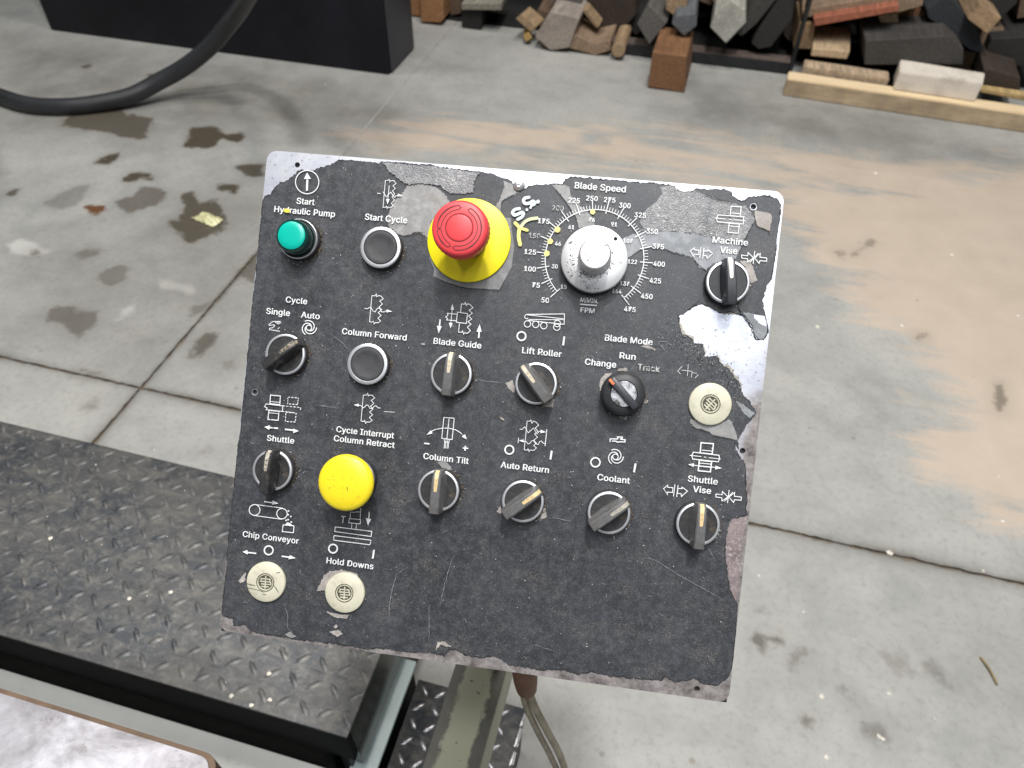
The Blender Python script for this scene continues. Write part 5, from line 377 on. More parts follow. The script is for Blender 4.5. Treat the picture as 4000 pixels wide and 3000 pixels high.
def strip_geo(P, wd, closed, z, V, F, taper=False):
    n = len(P); pts = [Vector((x, y)) for x, y in P]; base = len(V)
    for i in range(n):
        p = pts[i]
        a = pts[i - 1] if (i > 0 or closed) else None; b = pts[(i + 1) % n] if (i < n - 1 or closed) else None
        d1 = (p - a).normalized() if a is not None else None; d2 = (b - p).normalized() if b is not None else None
        if d1 is None: d1 = d2
        if d2 is None: d2 = d1
        m = d1 + d2; m = m.normalized() if m.length > 1e-6 else d1
        nn = Vector((-m.y, m.x)); k = 1 / max(0.45, nn.dot(Vector((-d1.y, d1.x))))
        h = wd / 2 * k
        if taper: h *= max(0.15, math.sin(math.pi * (i + 0.3) / (n - 0.4)) ** 0.5) * random.uniform(0.6, 1.2)
        V.append(((p.x - nn.x * h) * .001, (p.y - nn.y * h) * .001, z)); V.append(((p.x + nn.x * h) * .001, (p.y + nn.y * h) * .001, z))
    for i in range(n if closed else n - 1):
        j = (i + 1) % n; F.append((base + 2 * i, base + 2 * j, base + 2 * j + 1, base + 2 * i + 1))
def disc_pts(x, y, r, n=20, wob=0.0): return [(x + r * (1 + wob * random.uniform(-1, 1)) * math.cos(2 * math.pi * i / n), y + r * (1 + wob * random.uniform(-1, 1)) * math.sin(2 * math.pi * i / n)) for i in range(n)]

# ---------------------------------------------------------------- the setting: floor of four slabs with saw cut joints
def sdf(px, py, P):
    P = np.array(P, float); A = P; B = np.roll(P, -1, 0); d = np.full(px.shape, 1e9); ins = np.zeros(px.shape, bool)
    for (ax, ay), (bx, by) in zip(A, B):
        ex, ey = bx - ax, by - ay; wx, wy = px - ax, py - ay; tt = np.clip((wx * ex + wy * ey) / (ex * ex + ey * ey + 1e-12), 0, 1)
        d = np.minimum(d, np.hypot(wx - ex * tt, wy - ey * tt))
        c = ((ay > py) != (by > py)) & (px < (bx - ax) * (py - ay) / (by - ay + 1e-12) + ax); ins ^= c
    return np.where(ins, -d, d)
floor = mesh("floor", [(-14, -10, -0.007), (14, -10, -0.007), (14, 16, -0.007), (-14, 16, -0.007)], [(0, 1, 2, 3)], 'joint'); tag(floor, kind='structure')
JX, JY, G = -1.389, 1.161, 0.0032
def axis(lo, hi, flo, fhi, step):
    a = [lo] if lo < flo else []
    while a and a[-1] + 0.5 < flo: a.append(a[-1] + 0.5)
    f = list(np.arange(flo, fhi, step)) + [fhi]; a += f
    while a[-1] < hi: a.append(min(hi, a[-1] + 0.5))
    return np.array(a)
for (x0, x1, fx0, fx1) in ((-13, JX - G, -4.6, JX - G), (JX + G, 13, JX + G, 3.0)):
    for (y0, y1, fy0, fy1) in ((-9, JY - G, 0.1, JY - G), (JY + G, 15, JY + G, 4.6)):
        xs = axis(x0, x1, fx0, fx1, 0.015); ys = axis(y0, y1, fy0, fy1, 0.015); nx, ny = len(xs), len(ys)
        gx, gy = np.meshgrid(xs, ys); px_, py_ = gx.ravel(), gy.ravel()
        V = np.stack([px_, py_, np.zeros_like(px_)], 1)
        # wobble the cut edge a little and let it crumble
        idx = np.arange(nx * ny).reshape(ny, nx); q = np.stack([idx[:-1, :-1], idx[:-1, 1:], idx[1:, 1:], idx[1:, :-1]], -1).reshape(-1, 4)
        rng = np.random.default_rng(5)
        for col, at in ((0, JX), (1, JY)):
            near = np.abs(V[:, col] - at) < G + 1e-4; V[near, col] += np.sign(V[near, col] - at) * rng.random(near.sum()) * 0.0035 - np.sign(V[near, col] - at) * 0.001
            V[near, 2] -= rng.random(near.sum()) * 0.002
        o = mesh("floor_slab", V.tolist(), q.tolist(), 'concrete', floor)
        # side walls of the cut
        me = o.data
        def attr_of(name, val):
            a = me.attributes.new(name, 'FLOAT', 'POINT'); a.data.foreach_set('value', val.astype(np.float32))
        def mask(polys, wd):
            out = np.zeros(len(px_))
            for P in polys:
                P = np.array(P); m = (px_ > P[:, 0].min() - .3) & (px_ < P[:, 0].max() + .3) & (py_ > P[:, 1].min() - .3) & (py_ < P[:, 1].max() + .3)
                if m.any(): out[m] = np.maximum(out[m], np.clip(0.5 - sdf(px_[m], py_[m], P) / (2 * wd), 0, 1))
            return out
        attr_of('tan', np.maximum(mask([TAN[0]], 0.22), mask([TAN[1]], 0.3) * 0.62)); attr_of('pale', mask(PALE, 0.05)); attr_of('rust', mask([RUST], 0.05))
        oil = np.zeros(len(px_)); ost = np.zeros(len(px_)); stn = np.zeros(len(px_))
        for s_, P in OIL:
            if s_ < .3: stn = np.maximum(stn, mask([P], 0.16) * s_)
        dj = np.minimum(np.abs(px_ - JX) + np.where(py_ > 2.0, .05, 0), np.abs(py_ - JY)); stn = np.maximum(stn, 0.42 * np.exp(-dj / 0.016))
        attr_of('stain', stn)
        for s_, P in OIL:
            if s_ < .3: continue
            m1 = mask([P], 0.045); up_ = m1 > oil; oil = np.maximum(oil, m1); ost[up_] = min(1.0, s_ * 0.82)
        attr_of('oil', oil); attr_of('oils', ost)

# dust fills the far part of the cross joint
for (x0, x1, y0, y1) in ((JX - G - .001, JX + G + .001, 2.0, 15),):
    V = []; F = []; k = 0; y = y0
    while y < y1: V += [(x0, y, -.0003), (x1, y, -.0003)]; y += .05
    for i in range(len(V) // 2 - 1): F.append((2 * i, 2 * i + 1, 2 * i + 3, 2 * i + 2))
    jf = mesh("joint_filler", V, F, 'concrete', floor)
    for nm, vv in (('tan', 0), ('pale', 0), ('rust', 0), ('oil', 0), ('oils', 0), ('stain', 0.05)): jf.data.attributes.new(nm, 'FLOAT', 'POINT').data.foreach_set('value', [vv] * len(V))

# ---------------------------------------------------------------- the control panel
PR = Matrix(((PANR[0][0], PANR[0][1], PANR[0][2], PANC[0]), (PANR[1][0], PANR[1][1], PANR[1][2], PANC[1]), (PANR[2][0], PANR[2][1], PANR[2][2], PANC[2]), (0, 0, 0, 1)))
panel = empty("control_panel"); panel.matrix_world = PR; PI = PR.inverted()
tag(panel, "worn black saw control panel on a chipped olive arm, rows of switches and a dial", "control panel")
HX, HY = 190.0, 182.4
def rrect(hx, hy, r, n=8):
    out = []
    for cx, cy, a0 in ((hx - r, hy - r, 0), (-hx + r, hy - r, 90), (-hx + r, -hy + r, 180), (hx - r, -hy + r, 270)):
        for i in range(n + 1):
            a = math.radians(a0 + 90 * i / n); out.append((cx + r * math.cos(a), cy + r * math.sin(a)))
    return out
holes = [disc_pts(x, y, 2.05, 20) for x, y in HOLES]
plate = sheet("front_plate", rrect(HX, HY, 7.5), -0.0026, 0.0, 'alu', panel, holes)
box("enclosure", (-.165, -.158, -.095), (.165, .158, -.0052), 'blacksteel', panel, 0.004)
box("backing_plate", (-.1893, -.1834, -.0050), (.1893, .178, -.0027), 'blacksteel', panel)  # black sheet; its lip past the lower plate edge shows as a dark line
FZ = 0.00035
fp = [(max(-189.6, min(189.6, x)), max(-182.0, min(182.0, y))) for x, y in FILM]
fpj = [(max(-189.7, min(189.7, x)), max(-182.1, min(182.1, y))) for x, y in jag(fp, 0.9, 0.9, 0.45)]
def inside(P, x, y):
    c = False; n = len(P)
    for i in range(n):
        (ax, ay), (bx, by) = P[i], P[(i + 1) % n]
        if (ay > y) != (by > y) and x < (bx - ax) * (y - ay) / (by - ay) + ax: c = not c
    return c
fh = [disc_pts(x, y, 2.5, 18, 0.08) for x, y in HOLES if inside(fpj, x, y) and all((x - a) ** 2 + (y - b) ** 2 > 9 for a, b in fpj)]
filmo = sheet("overlay_film", fpj, 0.00002, FZ, 'film', panel, fh)
# dark strokes along the torn film edge: grime and painted bevel shade
V = []; F = []
n = len(fpj); i = 0
while i < n:
    L = random.randint(6, 16); seg = [fpj[(i + k) % n] for k in range(L)]
    if random.random() < 0.85: strip_geo(seg, random.uniform(0.5, 1.3), False, FZ + 0.00001 + (i % 7) * 0.000006, V, F, True)
    i += L - 1
tag(mesh("edge_grime_shade", V, F, 'grime', filmo), kind='stuff')
z = FZ + 0.00006
for k, P in PATCH:
    sheet("gasket_plate" if k == 'gasket' else "worn_patch", jag(P, 0.8, 0.15 if k == 'gasket' else (0.9 if len(P) > 8 else 0.6), 0.6, z * 1e5), FZ, z, k, filmo); z += 0.00003
for k, P in TARN: sheet("tarnish_patch", jag(P, 1.0, 1.2, 0.4), 0.0, 0.00012, k, panel)
PZ = z + 0.00003
V = []; F = []
for q, P in enumerate(CRACK):
    PJ = jag(P, 0.9, 0.35, 0.8, q)[:-max(1, int(math.dist(P[-1], P[0]) / 0.9))]
    strip_geo(PJ, 0.55, False, PZ + q * 0.000008, V, F, True)
tag(mesh("film_crack", V, F, 'grime', filmo), kind='stuff')
V = []; F = []
for q, P in enumerate(SCR):
    PJ = jag(P, 1.5, 0.5, 0.4, q)[:-max(1, int(math.dist(P[-1], P[0]) / 1.5))]
    strip_geo(PJ, 0.28, False, PZ + 0.0002 + q * 0.000008, V, F, True)
for q in range(150):
    x, y = random.uniform(-180, 185), random.uniform(-175, 120); a = random.uniform(0, 6.3) if random.random() < .5 else random.gauss(0.0, 0.5); L = random.uniform(0.6, 3.5)
    strip_geo([(x, y), (x + L * .5 * math.cos(a), y + L * .5 * math.sin(a) + .1), (x + L * math.cos(a), y + L * math.sin(a))], random.uniform(.12, .3), False, PZ + 0.0003 + q * 0.0000005, V, F)
tag(mesh("scratch", V, F, 'scratch', filmo), kind='stuff')
# pale flecks of grit
V = []; F = []
def fleck(x, y, r, zz):
    b = len(V); m = random.randint(4, 6); a0 = random.uniform(0, 6); e = random.uniform(.45, 1)
    for i in range(m): V.append(((x + r * random.uniform(.7, 1.2) * math.cos(a0 + 6.283 * i / m)) * .001, (y + e * r * random.uniform(.7, 1.2) * math.sin(a0 + 6.283 * i / m)) * .001, zz))
    F.append(tuple(range(b, b + m)))
for q in range(330): fleck(random.uniform(-186, 186), random.uniform(-178, 150), random.choice((.2, .25, .3, .45)), PZ + .0005 + q * 1e-6)
for c in SEL + PUSH + [GREEN, KEY]:
    for q in range(13):
        a = random.gauss(-0.5, 1.2); rr = random.uniform(15.6, 20); fleck(c[0] + rr * math.cos(a), c[1] + rr * math.sin(a), random.choice((.2, .3, .4, .5)), PZ + .0009 + random.random() * 2e-4)
tag(mesh("grit_fleck", V, F, simple("pale_grit", (0.52, 0.50, 0.46), 0.7, vary=0.3, scale=300), filmo), kind='stuff')
# brown crumbs of grime round the switches
V = []; F = []
for c in SEL + PUSH + [GREEN, KEY]:
    for q in range(120):
        a = random.gauss(-0.2, 0.9); rr = random.uniform(14.6, 16.2 + abs(random.gauss(0, 1.3))); fleck(c[0] + rr * math.cos(a), c[1] + rr * math.sin(a), random.uniform(.25, .7), PZ + .0006 + random.random() * 6e-4)
tag(mesh("grime_crumb", V, F, 'crumb', filmo), kind='stuff')

V = []; F = []
for q, P in enumerate(FRINGE):
    for w_ in (2.6, 1.5): strip_geo(jag(P, 1.1, 1.3, .5, q + w_)[:-max(1, int(math.dist(P[-1], P[0]) / 1.1))], w_, False, 0.00005 + q * 1e-5 + w_ * 1e-5, V, F, True)
tag(mesh("adhesive_fringe", V, F, simple("tan_adhesive", (0.42, 0.39, 0.34), .7, vary=.3, scale=200, dirt=(.2, .17, .14)), panel), kind='stuff')
Vk, Fk, V2, F2 = [], [], [], []
for q in range(520):
    i_ = int(random.random() * (len(GRITLINE) - 1)); a_, b_ = GRITLINE[i_], GRITLINE[i_ + 1]; v_ = random.random(); d_ = abs(random.gauss(0, 9))
    x, y = a_[0] + (b_[0] - a_[0]) * v_ - d_ * .85 + random.gauss(0, 1.5), a_[1] + (b_[1] - a_[1]) * v_ - d_ * .5 + random.gauss(0, 2)
    if q % 3: V, F = Vk, Fk
    else: V, F = V2, F2
    fleck(x, y, random.uniform(.15, .55), FZ + .0006 + q * 5e-7)
tag(mesh("dark_fleck", Vk, Fk, 'grime', filmo), kind='stuff'); tag(mesh("pale_fleck", V2, F2, 'scratch', filmo), kind='stuff')
# printed lettering
import os
FONT = None
for fdir in (bpy.utils.system_resource('DATAFILES', path='fonts'),):   # the sans that ships inside Blender; its built-in font otherwise
    try: FONT = bpy.data.fonts.load(os.path.join(fdir, "Inter.woff2"))
    except Exception: FONT = None
OFS = 0.05 if FONT else 0.10
def set_font(cu):
    cu.offset = OFS
    if FONT: cu.font = FONT
def text_mesh(body, x, y, wmm, cap, mat, parent, zz):
    cu = bpy.data.curves.new("t", 'FONT'); cu.body = body; cu.size = 10; set_font(cu); cu.align_x = 'LEFT'; cu.resolution_u = 3; cu.space_character = 1.03
    ob = bpy.data.objects.new("t", cu); C.objects.link(ob)
    dg = bpy.context.evaluated_depsgraph_get(); me = bpy.data.meshes.new_from_object(ob.evaluated_get(dg)); bpy.data.objects.remove(ob)
    co = np.array([v.co[:] for v in me.vertices]); lo, hi = co.min(0), co.max(0)
    sx = wmm / (hi[0] - lo[0]); sy = cap / CAPH
    co[:, 0] = (co[:, 0] - (lo[0] + hi[0]) / 2) * sx + x; co[:, 1] = (co[:, 1] - CAPH / 2) * sy + y; co[:, 2] = 0
    co *= 0.001; co[:, 2] = zz
    # heavier stems: the same letters laid three times, a hair apart
    me.calc_loop_triangles(); tr = [tuple(t_.vertices) for t_ in me.loop_triangles]; nv = len(co); VV = []; FF = []
    for q, sh in enumerate((-.115, 0.0, .115)):
        c2 = co.copy(); c2[:, 0] += sh * cap / 4.4 * .001; c2[:, 2] += q * 0.000012; VV += c2.tolist(); FF += [tuple(a + q * nv for a in f) for f in tr]
    me = bpy.data.meshes.new("printed_word"); me.from_pydata(VV, [], FF); me.update(); me.materials.append(M[mat])
    o = bpy.data.objects.new("printed_number" if body.isdigit() else "printed_word", me); C.objects.link(o); o.parent = parent
    return o
cu = bpy.data.curves.new("t", 'FONT'); cu.body = "H"; cu.size = 10; set_font(cu); ob = bpy.data.objects.new("t", cu); C.objects.link(ob)
me = bpy.data.meshes.new_from_object(ob.evaluated_get(bpy.context.evaluated_depsgraph_get())); CAPH = max(v.co.y for v in me.vertices); bpy.data.objects.remove(ob)
TZ = PZ + 0.0002
for body, x, y, wm, cap in TEXT:
    text_mesh(body, x, y, wm, cap, 'faded' if body in ("Track", "150", "200") else 'print', filmo, TZ)
for strokes, fills in ICONS:
    V = []; F = []; q = 0
    for wd, closed, P in strokes: strip_geo(P, wd * 0.92, bool(closed), TZ + 0.0001 + q * 0.000006, V, F); q += 1
    for P in fills:
        b = len(V); tri = tessellate_polygon([[Vector((x, y, 0)) for x, y in P]])
        V += [(x * .001, y * .001, TZ + 0.0001 + q * 0.000006) for x, y in P]; F += [tuple(b + i for i in t3) for t3 in tri]; q += 1
    mesh("printed_symbol", V, F, 'printclean' if len(strokes) <= 2 and not fills else 'print', filmo)
# dial scale
dx, dy, dr, da0, da1 = DIAL
V = []; F = []
arc = [(dx + dr * math.sin(math.radians(a)), dy + dr * math.cos(math.radians(a))) for a in np.linspace(da0, da1, 90)]
strip_geo(arc, 0.62, False, TZ + 0.0001, V, F)
for i in range(17 * 5 + 1):
    a = math.radians(da0 + (da1 - da0) * i / 85); s_, c_ = math.sin(a), math.cos(a)
    if i % 5 == 0:
        r0, r1, wd = dr * 0.925, dr * 1.185, 0.62
        if i % 10 != 0 and i not in (85,): r0 = dr * 0.94
    else: r0, r1, wd = dr * 1.012, dr * 1.085, 0.42
    strip_geo([(dx + r0 * s_, dy + r0 * c_), (dx + r1 * s_, dy + r1 * c_)], wd, False, TZ + 0.00012 + (i % 3) * 0.000005, V, F)
mesh("dial_scale", V, F, 'print', filmo)
# yellow dots and hand written marker paint
for x, y, r in YDOTS: tag(sheet("paint_dot", disc_pts(x, y, r, 22, 0.09), TZ, TZ + 0.0003, 'dotyel', filmo))
mk = []
for q, (k, (wd, cl, P)) in enumerate(MARK):
    Q = [(v.x, v.y) for v in catmull([(x, y, 0) for x, y in P], 5)]
    V = []; F = []; strip_geo(Q, wd * 0.9, False, TZ + 0.0003 + q * 0.00001, V, F)
    for e_, zz in ((Q[0], 0.000004), (Q[-1], 0.000006)):
        b = len(V); D_ = disc_pts(e_[0], e_[1], wd * 0.45, 12); V += [(x * .001, y * .001, TZ + 0.0003 + q * 0.00001 + zz) for x, y in D_]; F.append(tuple(range(b, b + 12)))
    mesh("marker_stroke", V, F, 'mk_' + k, filmo)
for x, y, r in DOTS: sheet("marker_dot", disc_pts(x, y, r, 14, 0.08), TZ, TZ + 0.0003, 'mk_pale', filmo)
sheet("paint_speck", SPECK, TZ + 0.0003, TZ + 0.0006, simple("bright_yellow_paint", (0.85, 0.68, 0.08), 0.4), filmo)

# controls ------------------------------------------------------------
BZ = FZ
def part_root(name, x, y, label): 
    o = empty(name, (x * .001, y * .001, BZ), panel); o['label'] = label; return o
def bezel(parent, r_in=12.0, top=8.0):
    lathe("collar", [(.0150, 0), (.0156, .0008), (.0153, .0052), (.0149, .0062), (.012, .0062)], 'black', parent)
    return lathe("bezel_ring", [(.0149, .0060), (.0152, .0066), (.0152, .0076), (.0149, .0082), (.0145, .0084), (r_in * .001 + .0003, .0084), (r_in * .001, .0081), (r_in * .001, .0045)], 'chrome', parent)
def lever_mesh(parent, mat, mi):
    st = [(-15.4, 3.9, 3.0, 16.5), (-14.4, 4.8, 3.5, 19.6), (-9, 5.6, 3.5, 20.6), (-3, 6.0, 3.4, 20.8), (4, 5.8, 3.3, 20.8), (10, 5.2, 3.1, 20.6), (13.6, 4.4, 2.9, 19.4), (15.0, 3.6, 2.6, 16.4)]
    prof = []
    V = []; F = []
    for y, hb, ht, zt in st:
        ring = [(-hb, 7.0), (-(hb * .62 + ht * .38), 11.0), (-ht - .35, zt - 2.2), (-ht, zt - .7), (-ht + .8, zt), (ht - .8, zt), (ht, zt - .7), (ht + .35, zt - 2.2), ((hb * .62 + ht * .38), 11.0), (hb, 7.0)]
        V += [(a * .001, y * .001, b * .001) for a, b in ring]
    m = 10
    for i in range(len(st) - 1):
        for j in range(m - 1): F.append((i * m + j, i * m + j + 1, (i + 1) * m + j + 1, (i + 1) * m + j))
    F.append(tuple(range(m))); F.append(tuple(range((len(st) - 1) * m, len(st) * m))[::-1])
    bm = bmesh.new(); me = bpy.data.meshes.new("lever"); me.from_pydata(V, [], F); bm.from_mesh(me); bmesh.ops.recalc_face_normals(bm, faces=bm.faces)
    bm.to_mesh(me); bm.free(); me.materials.append(M[mat] if isinstance(mat, str) else mat); me.polygons.foreach_set('use_smooth', [True] * len(me.polygons)); me.set_sharp_from_angle(angle=math.radians(30))
    o = bpy.data.objects.new("lever", me); C.objects.link(o); o.parent = parent
    # inset indicator strip following the lever crest
    I = []; IF = []
    for y, hw, zz in ((0.8, .6, 20.92), (1.4, 1.15, 20.95), (4, 1.3, 20.95), (10, 1.35, 20.78), (13.6, 1.4, 19.62), (15.15, 1.4, 16.5)): I += [(-hw * .001, y * .001, zz * .001), (hw * .001, y * .001, zz * .001)]
    for i in range(5): IF.append((2 * i, 2 * i + 1, 2 * i + 3, 2 * i + 2))
    mesh("indicator", I, IF, mi, parent)
    return o
names = ["dirty selector switch turned right, under the words Single and Auto", "selector switch with a worn mark, under the word Shuttle at the left edge", "selector switch pointing up, under Blade Guide", "selector switch turned left, under Lift Roller",
 "selector switch with an amber mark, under Column Tilt", "selector switch turned right, under Auto Return", "selector switch with a grey mark, under Coolant", "selector switch with an amber mark, under Shuttle Vise", "clean selector switch with a white mark, under Machine Vise"]
for (x, y, a, k), lab in zip(SEL, names):
    r = part_root("selector_switch", x, y, lab); bezel(r, 13.2)
    lathe("switch_disc", [(.0133, .0046), (.0133, .0074), (.0128, .0079), (.0, .0079)], 'black' if k in ('white',) else 'blackd', r)
    h = empty("lever_pivot") if False else None
    lv = lever_mesh(r, 'leverb' if k == 'white' else ('blackd' if k in ('dirty', 'worn') else 'lever'), 'ind_' + k)
    for ch in r.children:
        if ch.name.split('.')[0] in ('lever', 'indicator'): ch.rotation_euler = (0, 0, -math.radians(a)); ch.scale = (1, 1.04, 1)
def button_cap(r):
    lathe("push_cap", [(.0122, .004), (.0122, .0078), (.0118, .0085), (.0106, .0087), (.0092, .0085), (.007, .0079), (.004, .0076), (.0, .0075)], 'cap', r)
for (x, y), lab in zip(PUSH, ("black concave push button under Start Cycle", "black concave push button under Column Forward")):
    r = part_root("push_button", x, y, lab); bezel(r, 12.45); button_cap(r)
r = part_root("push_button", GREEN[0], GREEN[1], "illuminated green push button under Hydraulic Pump")
lathe("collar", [(.0150, 0), (.0154, .0008), (.0151, .0056), (.0146, .0064), (.0138, .0064)], 'black', r)
lathe("bezel_ring", [(.0147, .0060), (.0149, .0070), (.0147, .0082), (.0143, .0085), (.0139, .0083), (.0138, .0072), (.0138, .002), (.0, .002)], 'chrome', r)
lathe("well", [(.01375, .0022), (.01375, .0065), (.0125, .0068), (.0125, .0030), (0, .003)], 'black', r)
lathe("lens_skirt", [(.0124, .003), (.0124, .0165), (.0121, .0185), (.0110, .0196), (.0102, .0197), (0, .0196)], 'tealdark', r)
lathe("green_lens", [(.0102, .0192), (.0101, .0203), (.0094, .0208), (.006, .0211), (0, .0212)], 'teal', r)
# emergency stop
r = part_root("emergency_stop", ESTOP[0], ESTOP[1], "red mushroom emergency stop on a yellow disc, beside the dial")
lathe("yellow_disc", [(.0305, .0009), (.0308, .0013), (.0306, .0019), (.030, .0022), (.012, .0022)], 'yellow2', r, 80)
lathe("stem", [(.0135, .0022), (.0130, .010), (.0112, .014), (.0112, .030)], 'black', r)
lathe("skirt", [(.0110, .0235), (.0165, .0260), (.0186, .0300)], 'red', r, 72)
rib = lambda i, zz: (0.010 if (i % 5 in (0, 1)) else -0.004) if 0.0295 < zz < 0.0395 else 0.0
lathe("red_mushroom_head", [(.0186, .0300), (.0195, .0325), (.0195, .0400), (.0191, .0428), (.0182, .0444), (.0168, .0451), (.0098, .0452), (.0096, .0446), (.0090, .0446), (.0088, .0454), (.0078, .0457), (0, .0457)], 'red', r, 180, rib=rib)
V = []; F = []
zz = .0457
def arcp(r_, a0, a1, n=14): return [(r_ * math.cos(math.radians(a)), r_ * math.sin(math.radians(a))) for a in np.linspace(a0, a1, n)]
for q, (b0, b1) in enumerate(((64, -96), (97, 181), (192, 243))):
    sg = 1 if b1 > b0 else -1; n_ = max(6, int(abs(b1 - b0) / 7))
    out = [(13.7 * math.cos(math.radians(b0 - sg * 6)), 13.7 * math.sin(math.radians(b0 - sg * 6)))] + arcp(15.1, b0, b1, n_) + [(13.7 * math.cos(math.radians(b1 + sg * 7)), 13.7 * math.sin(math.radians(b1 + sg * 7)))] + arcp(12.3, b1, b0, n_)
    strip_geo(out, 0.55, True, .04528 + q * 1e-5, V, F)
    strip_geo(arcp(15.0, b0 + sg * 8, b1 - sg * 4), 0.9, False, .04533 + q * 1e-5, V, F, True)
strip_geo(arcp(9.3, 0, 352, 40), .35, True, .0455, V, F)
mesh("arrow_groove", V, F, 'redline', r)
# dial knob
r = part_root("dial_knob", KNOB[0], KNOB[1], "large round aluminium speed knob in the middle of the scale")
lathe("knob_skirt", [(.0205, .0002), (.0215, .004), (.0228, .006)], 'black', r, 80)
lathe("knob_flange", [(.0228, .0060), (.0236, .0066), (.0238, .0078), (.0237, .0112), (.0234, .0118), (.0228, .0121), (.0115, .0122)], 'knob', r, 96)
lathe("knob_grip", [(.0118, .0121), (.0116, .0130), (.0114, .0140), (.0110, .0325), (.0107, .0342), (.0098, .0350), (0, .0352)], 'knob', r, 72)
V = []; F = []
lathe("pointer_hole", [(.0014, .01216), (.0014, .0123), (0, .0123)], 'void', r, 16, loc=((KNOBDOT[0] - KNOB[0]) * .001, (KNOBDOT[1] - KNOB[1]) * .001, 0))
V = []; F = []
for q in range(170):
    if q < 110: a = random.gauss(-1.9, 1.0); rr = random.uniform(11.2, 13.5 + abs(random.gauss(0, 2.2)))
    else: a = random.uniform(2.5, 4.6); rr = random.uniform(14, 21)
    fleck(rr * math.cos(a), rr * math.sin(a), random.uniform(.2, .6), .01222 + q * 4e-7)
for q in range(45):
    cx_, cy_ = random.choice(((-4, -4), (-2, -6), (3, 3), (-5, -2))); fleck(random.gauss(cx_, 1.6), random.gauss(cy_, 1.4), random.uniform(.15, .45), .03524 + q * 4e-7)
tag(mesh("grime_fleck", V, F, 'crumb', r), kind='stuff')
# yellow mushroom
r = part_root("mushroom_button", MUSH[0], MUSH[1], "large yellow mushroom push button under Column Retract")
bezel(r, 12.0); lathe("stem", [(.0118, .004), (.0118, .012), (.0090, .015), (.0090, .024)], 'black', r)
lathe("yellow_mushroom_head", [(.0090, .0222), (.0175, .0228), (.0196, .0240), (.0201, .0255), (.0200, .0270), (.0192, .0286), (.0170, .0298), (.010, .0309), (0, .0313)], 'yellow', r, 96)
V = []; F = []
for q, P in enumerate(([(2, -2), (2.8, -3.6), (3.3, -5.2)], [(1.6, -13.0), (2.4, -14.6), (3.0, -15.6)])): strip_geo(P, .55, False, .0312 - (0.0 if q == 0 else .0012), V, F, True)
mesh("scuff_mark", V, F, 'grime', r)
V = []; F = []
for q in range(26):
    a = random.uniform(0, 6.28); rr = random.uniform(3, 16); th = random.uniform(0, 6.28); L = random.uniform(1, 3.2); zz = .0319 - (rr / 20) ** 2 * .0021
    P = [(rr * math.cos(a) + L * k * math.cos(th + k * .5), rr * math.sin(a) + L * k * math.sin(th + k * .5)) for k in (0, .4, .8)]
    if max(math.hypot(*p) for p in P) < 16.5: strip_geo(P, random.uniform(.15, .32), False, max(zz, .0305 - max(0, rr - 12) * .00015), V, F, True)
mesh("light_scuff", V, F, simple("brown_scuff", (0.50, 0.34, 0.06), .6, vary=.4, scale=300), r)
# key switch
r = part_root("key_switch", KEY[0], KEY[1], "black key switch with a metal barrel and orange mark, under Run")
lathe("switch_body", [(.0152, 0), (.0156, .002), (.0154, .0135), (.0146, .0165), (.0128, .0182), (.0096, .0188), (.0092, .0180)], 'black', r, 72)
lathe("key_barrel", [(.0092, .0180), (.0091, .0190), (.0088, .0193), (0, .0193)], 'barrel', r, 48)
a = -math.radians(KEY[2])
kb = box("key_bar", (-.0027, -.0128, .0190), (.0027, .0138, .0238), 'leverb', r, 0.0012); kb.rotation_euler = (0, 0, a)
om = box("orange_mark", (-.0022, .0095, .0237), (-.0002, .0142, .0241), 'orange', r, 0.0002, 1); om.rotation_euler = (0, 0, a)
# cream blanking plugs with a raised monogram
for (x, y, a), lab in zip(PLUG, ("cream blanking plug with a tilted monogram, right of the key switch", "scratched cream blanking plug under Chip Conveyor", "cream blanking plug under Hold Downs")):
    r = part_root("blanking_plug", x, y, lab); r.rotation_euler = (0, 0, math.radians(a))
    lathe("plug_cap", [(.0146, .0002), (.0151, .0008), (.0151, .0018), (.0147, .0027), (.0138, .0032), (.0070, .0035), (.0068, .0029), (.0062, .0029), (.0061, .0035), (.0056, .0035), (.0054, .0030)], 'cream', r, 72)
    lathe("monogram_field", [(.0055, .0030), (0, .0030)], 'olive', r, 40)
    lathe("monogram_groove", [(.00688, .0036), (.0064, .0036)], 'olive', r, 48); 
    V = []; F = []
    mono = [[(0, 4.7), (0, -4.7)], [(-3.6, 2.6), (3.4, 2.6)], [(-4.4, 0.6), (4.3, 0.6)], [(-3.2, -1.3), (4.3, -1.3)], [(-3.0, -3.2), (2.8, -3.2)], [(3.4, 3.0), (3.4, .2)], [(4.2, .9), (4.2, -1.7)], [(-3.4, 3.0), (-3.4, 1.2)]]
    for q, P in enumerate(mono): strip_geo(P, .95, False, .0033 + q * 6e-6, V, F)
    mesh("monogram", V, F, 'cream', r)
    if 'scratched' in lab:
        V = []; F = []
        for q, P in enumerate(([(-14.5, -2), (-11, -2.6), (-7.5, -3)], [(-14, -5), (-9, -5.6), (-4, -6.3), (0, -7.5)], [(7, -1.5), (9, -4), (11, -6.5)], [(8, 8), (11, 9)], [(-2, -8.8), (1.5, -9)])): strip_geo(P, .6, False, .0037 + q * 6e-6, V, F, True)
        mesh("scratch_mark", V, F, 'olive', r)
# button head screw
r = part_root("panel_screw", SCREW[0], SCREW[1], "button head screw at the top edge")
lathe("washer", [(.0043, 0), (.0042, .0004), (.003, .0004)], 'blackd', r, 36)
lathe("screw_head", [(.0038, .0003), (.0037, .0013), (.0028, .0024), (.0013, .0029), (.0012, .0012), (0, .0012)], simple_key if False else 'chrome', r, 32)

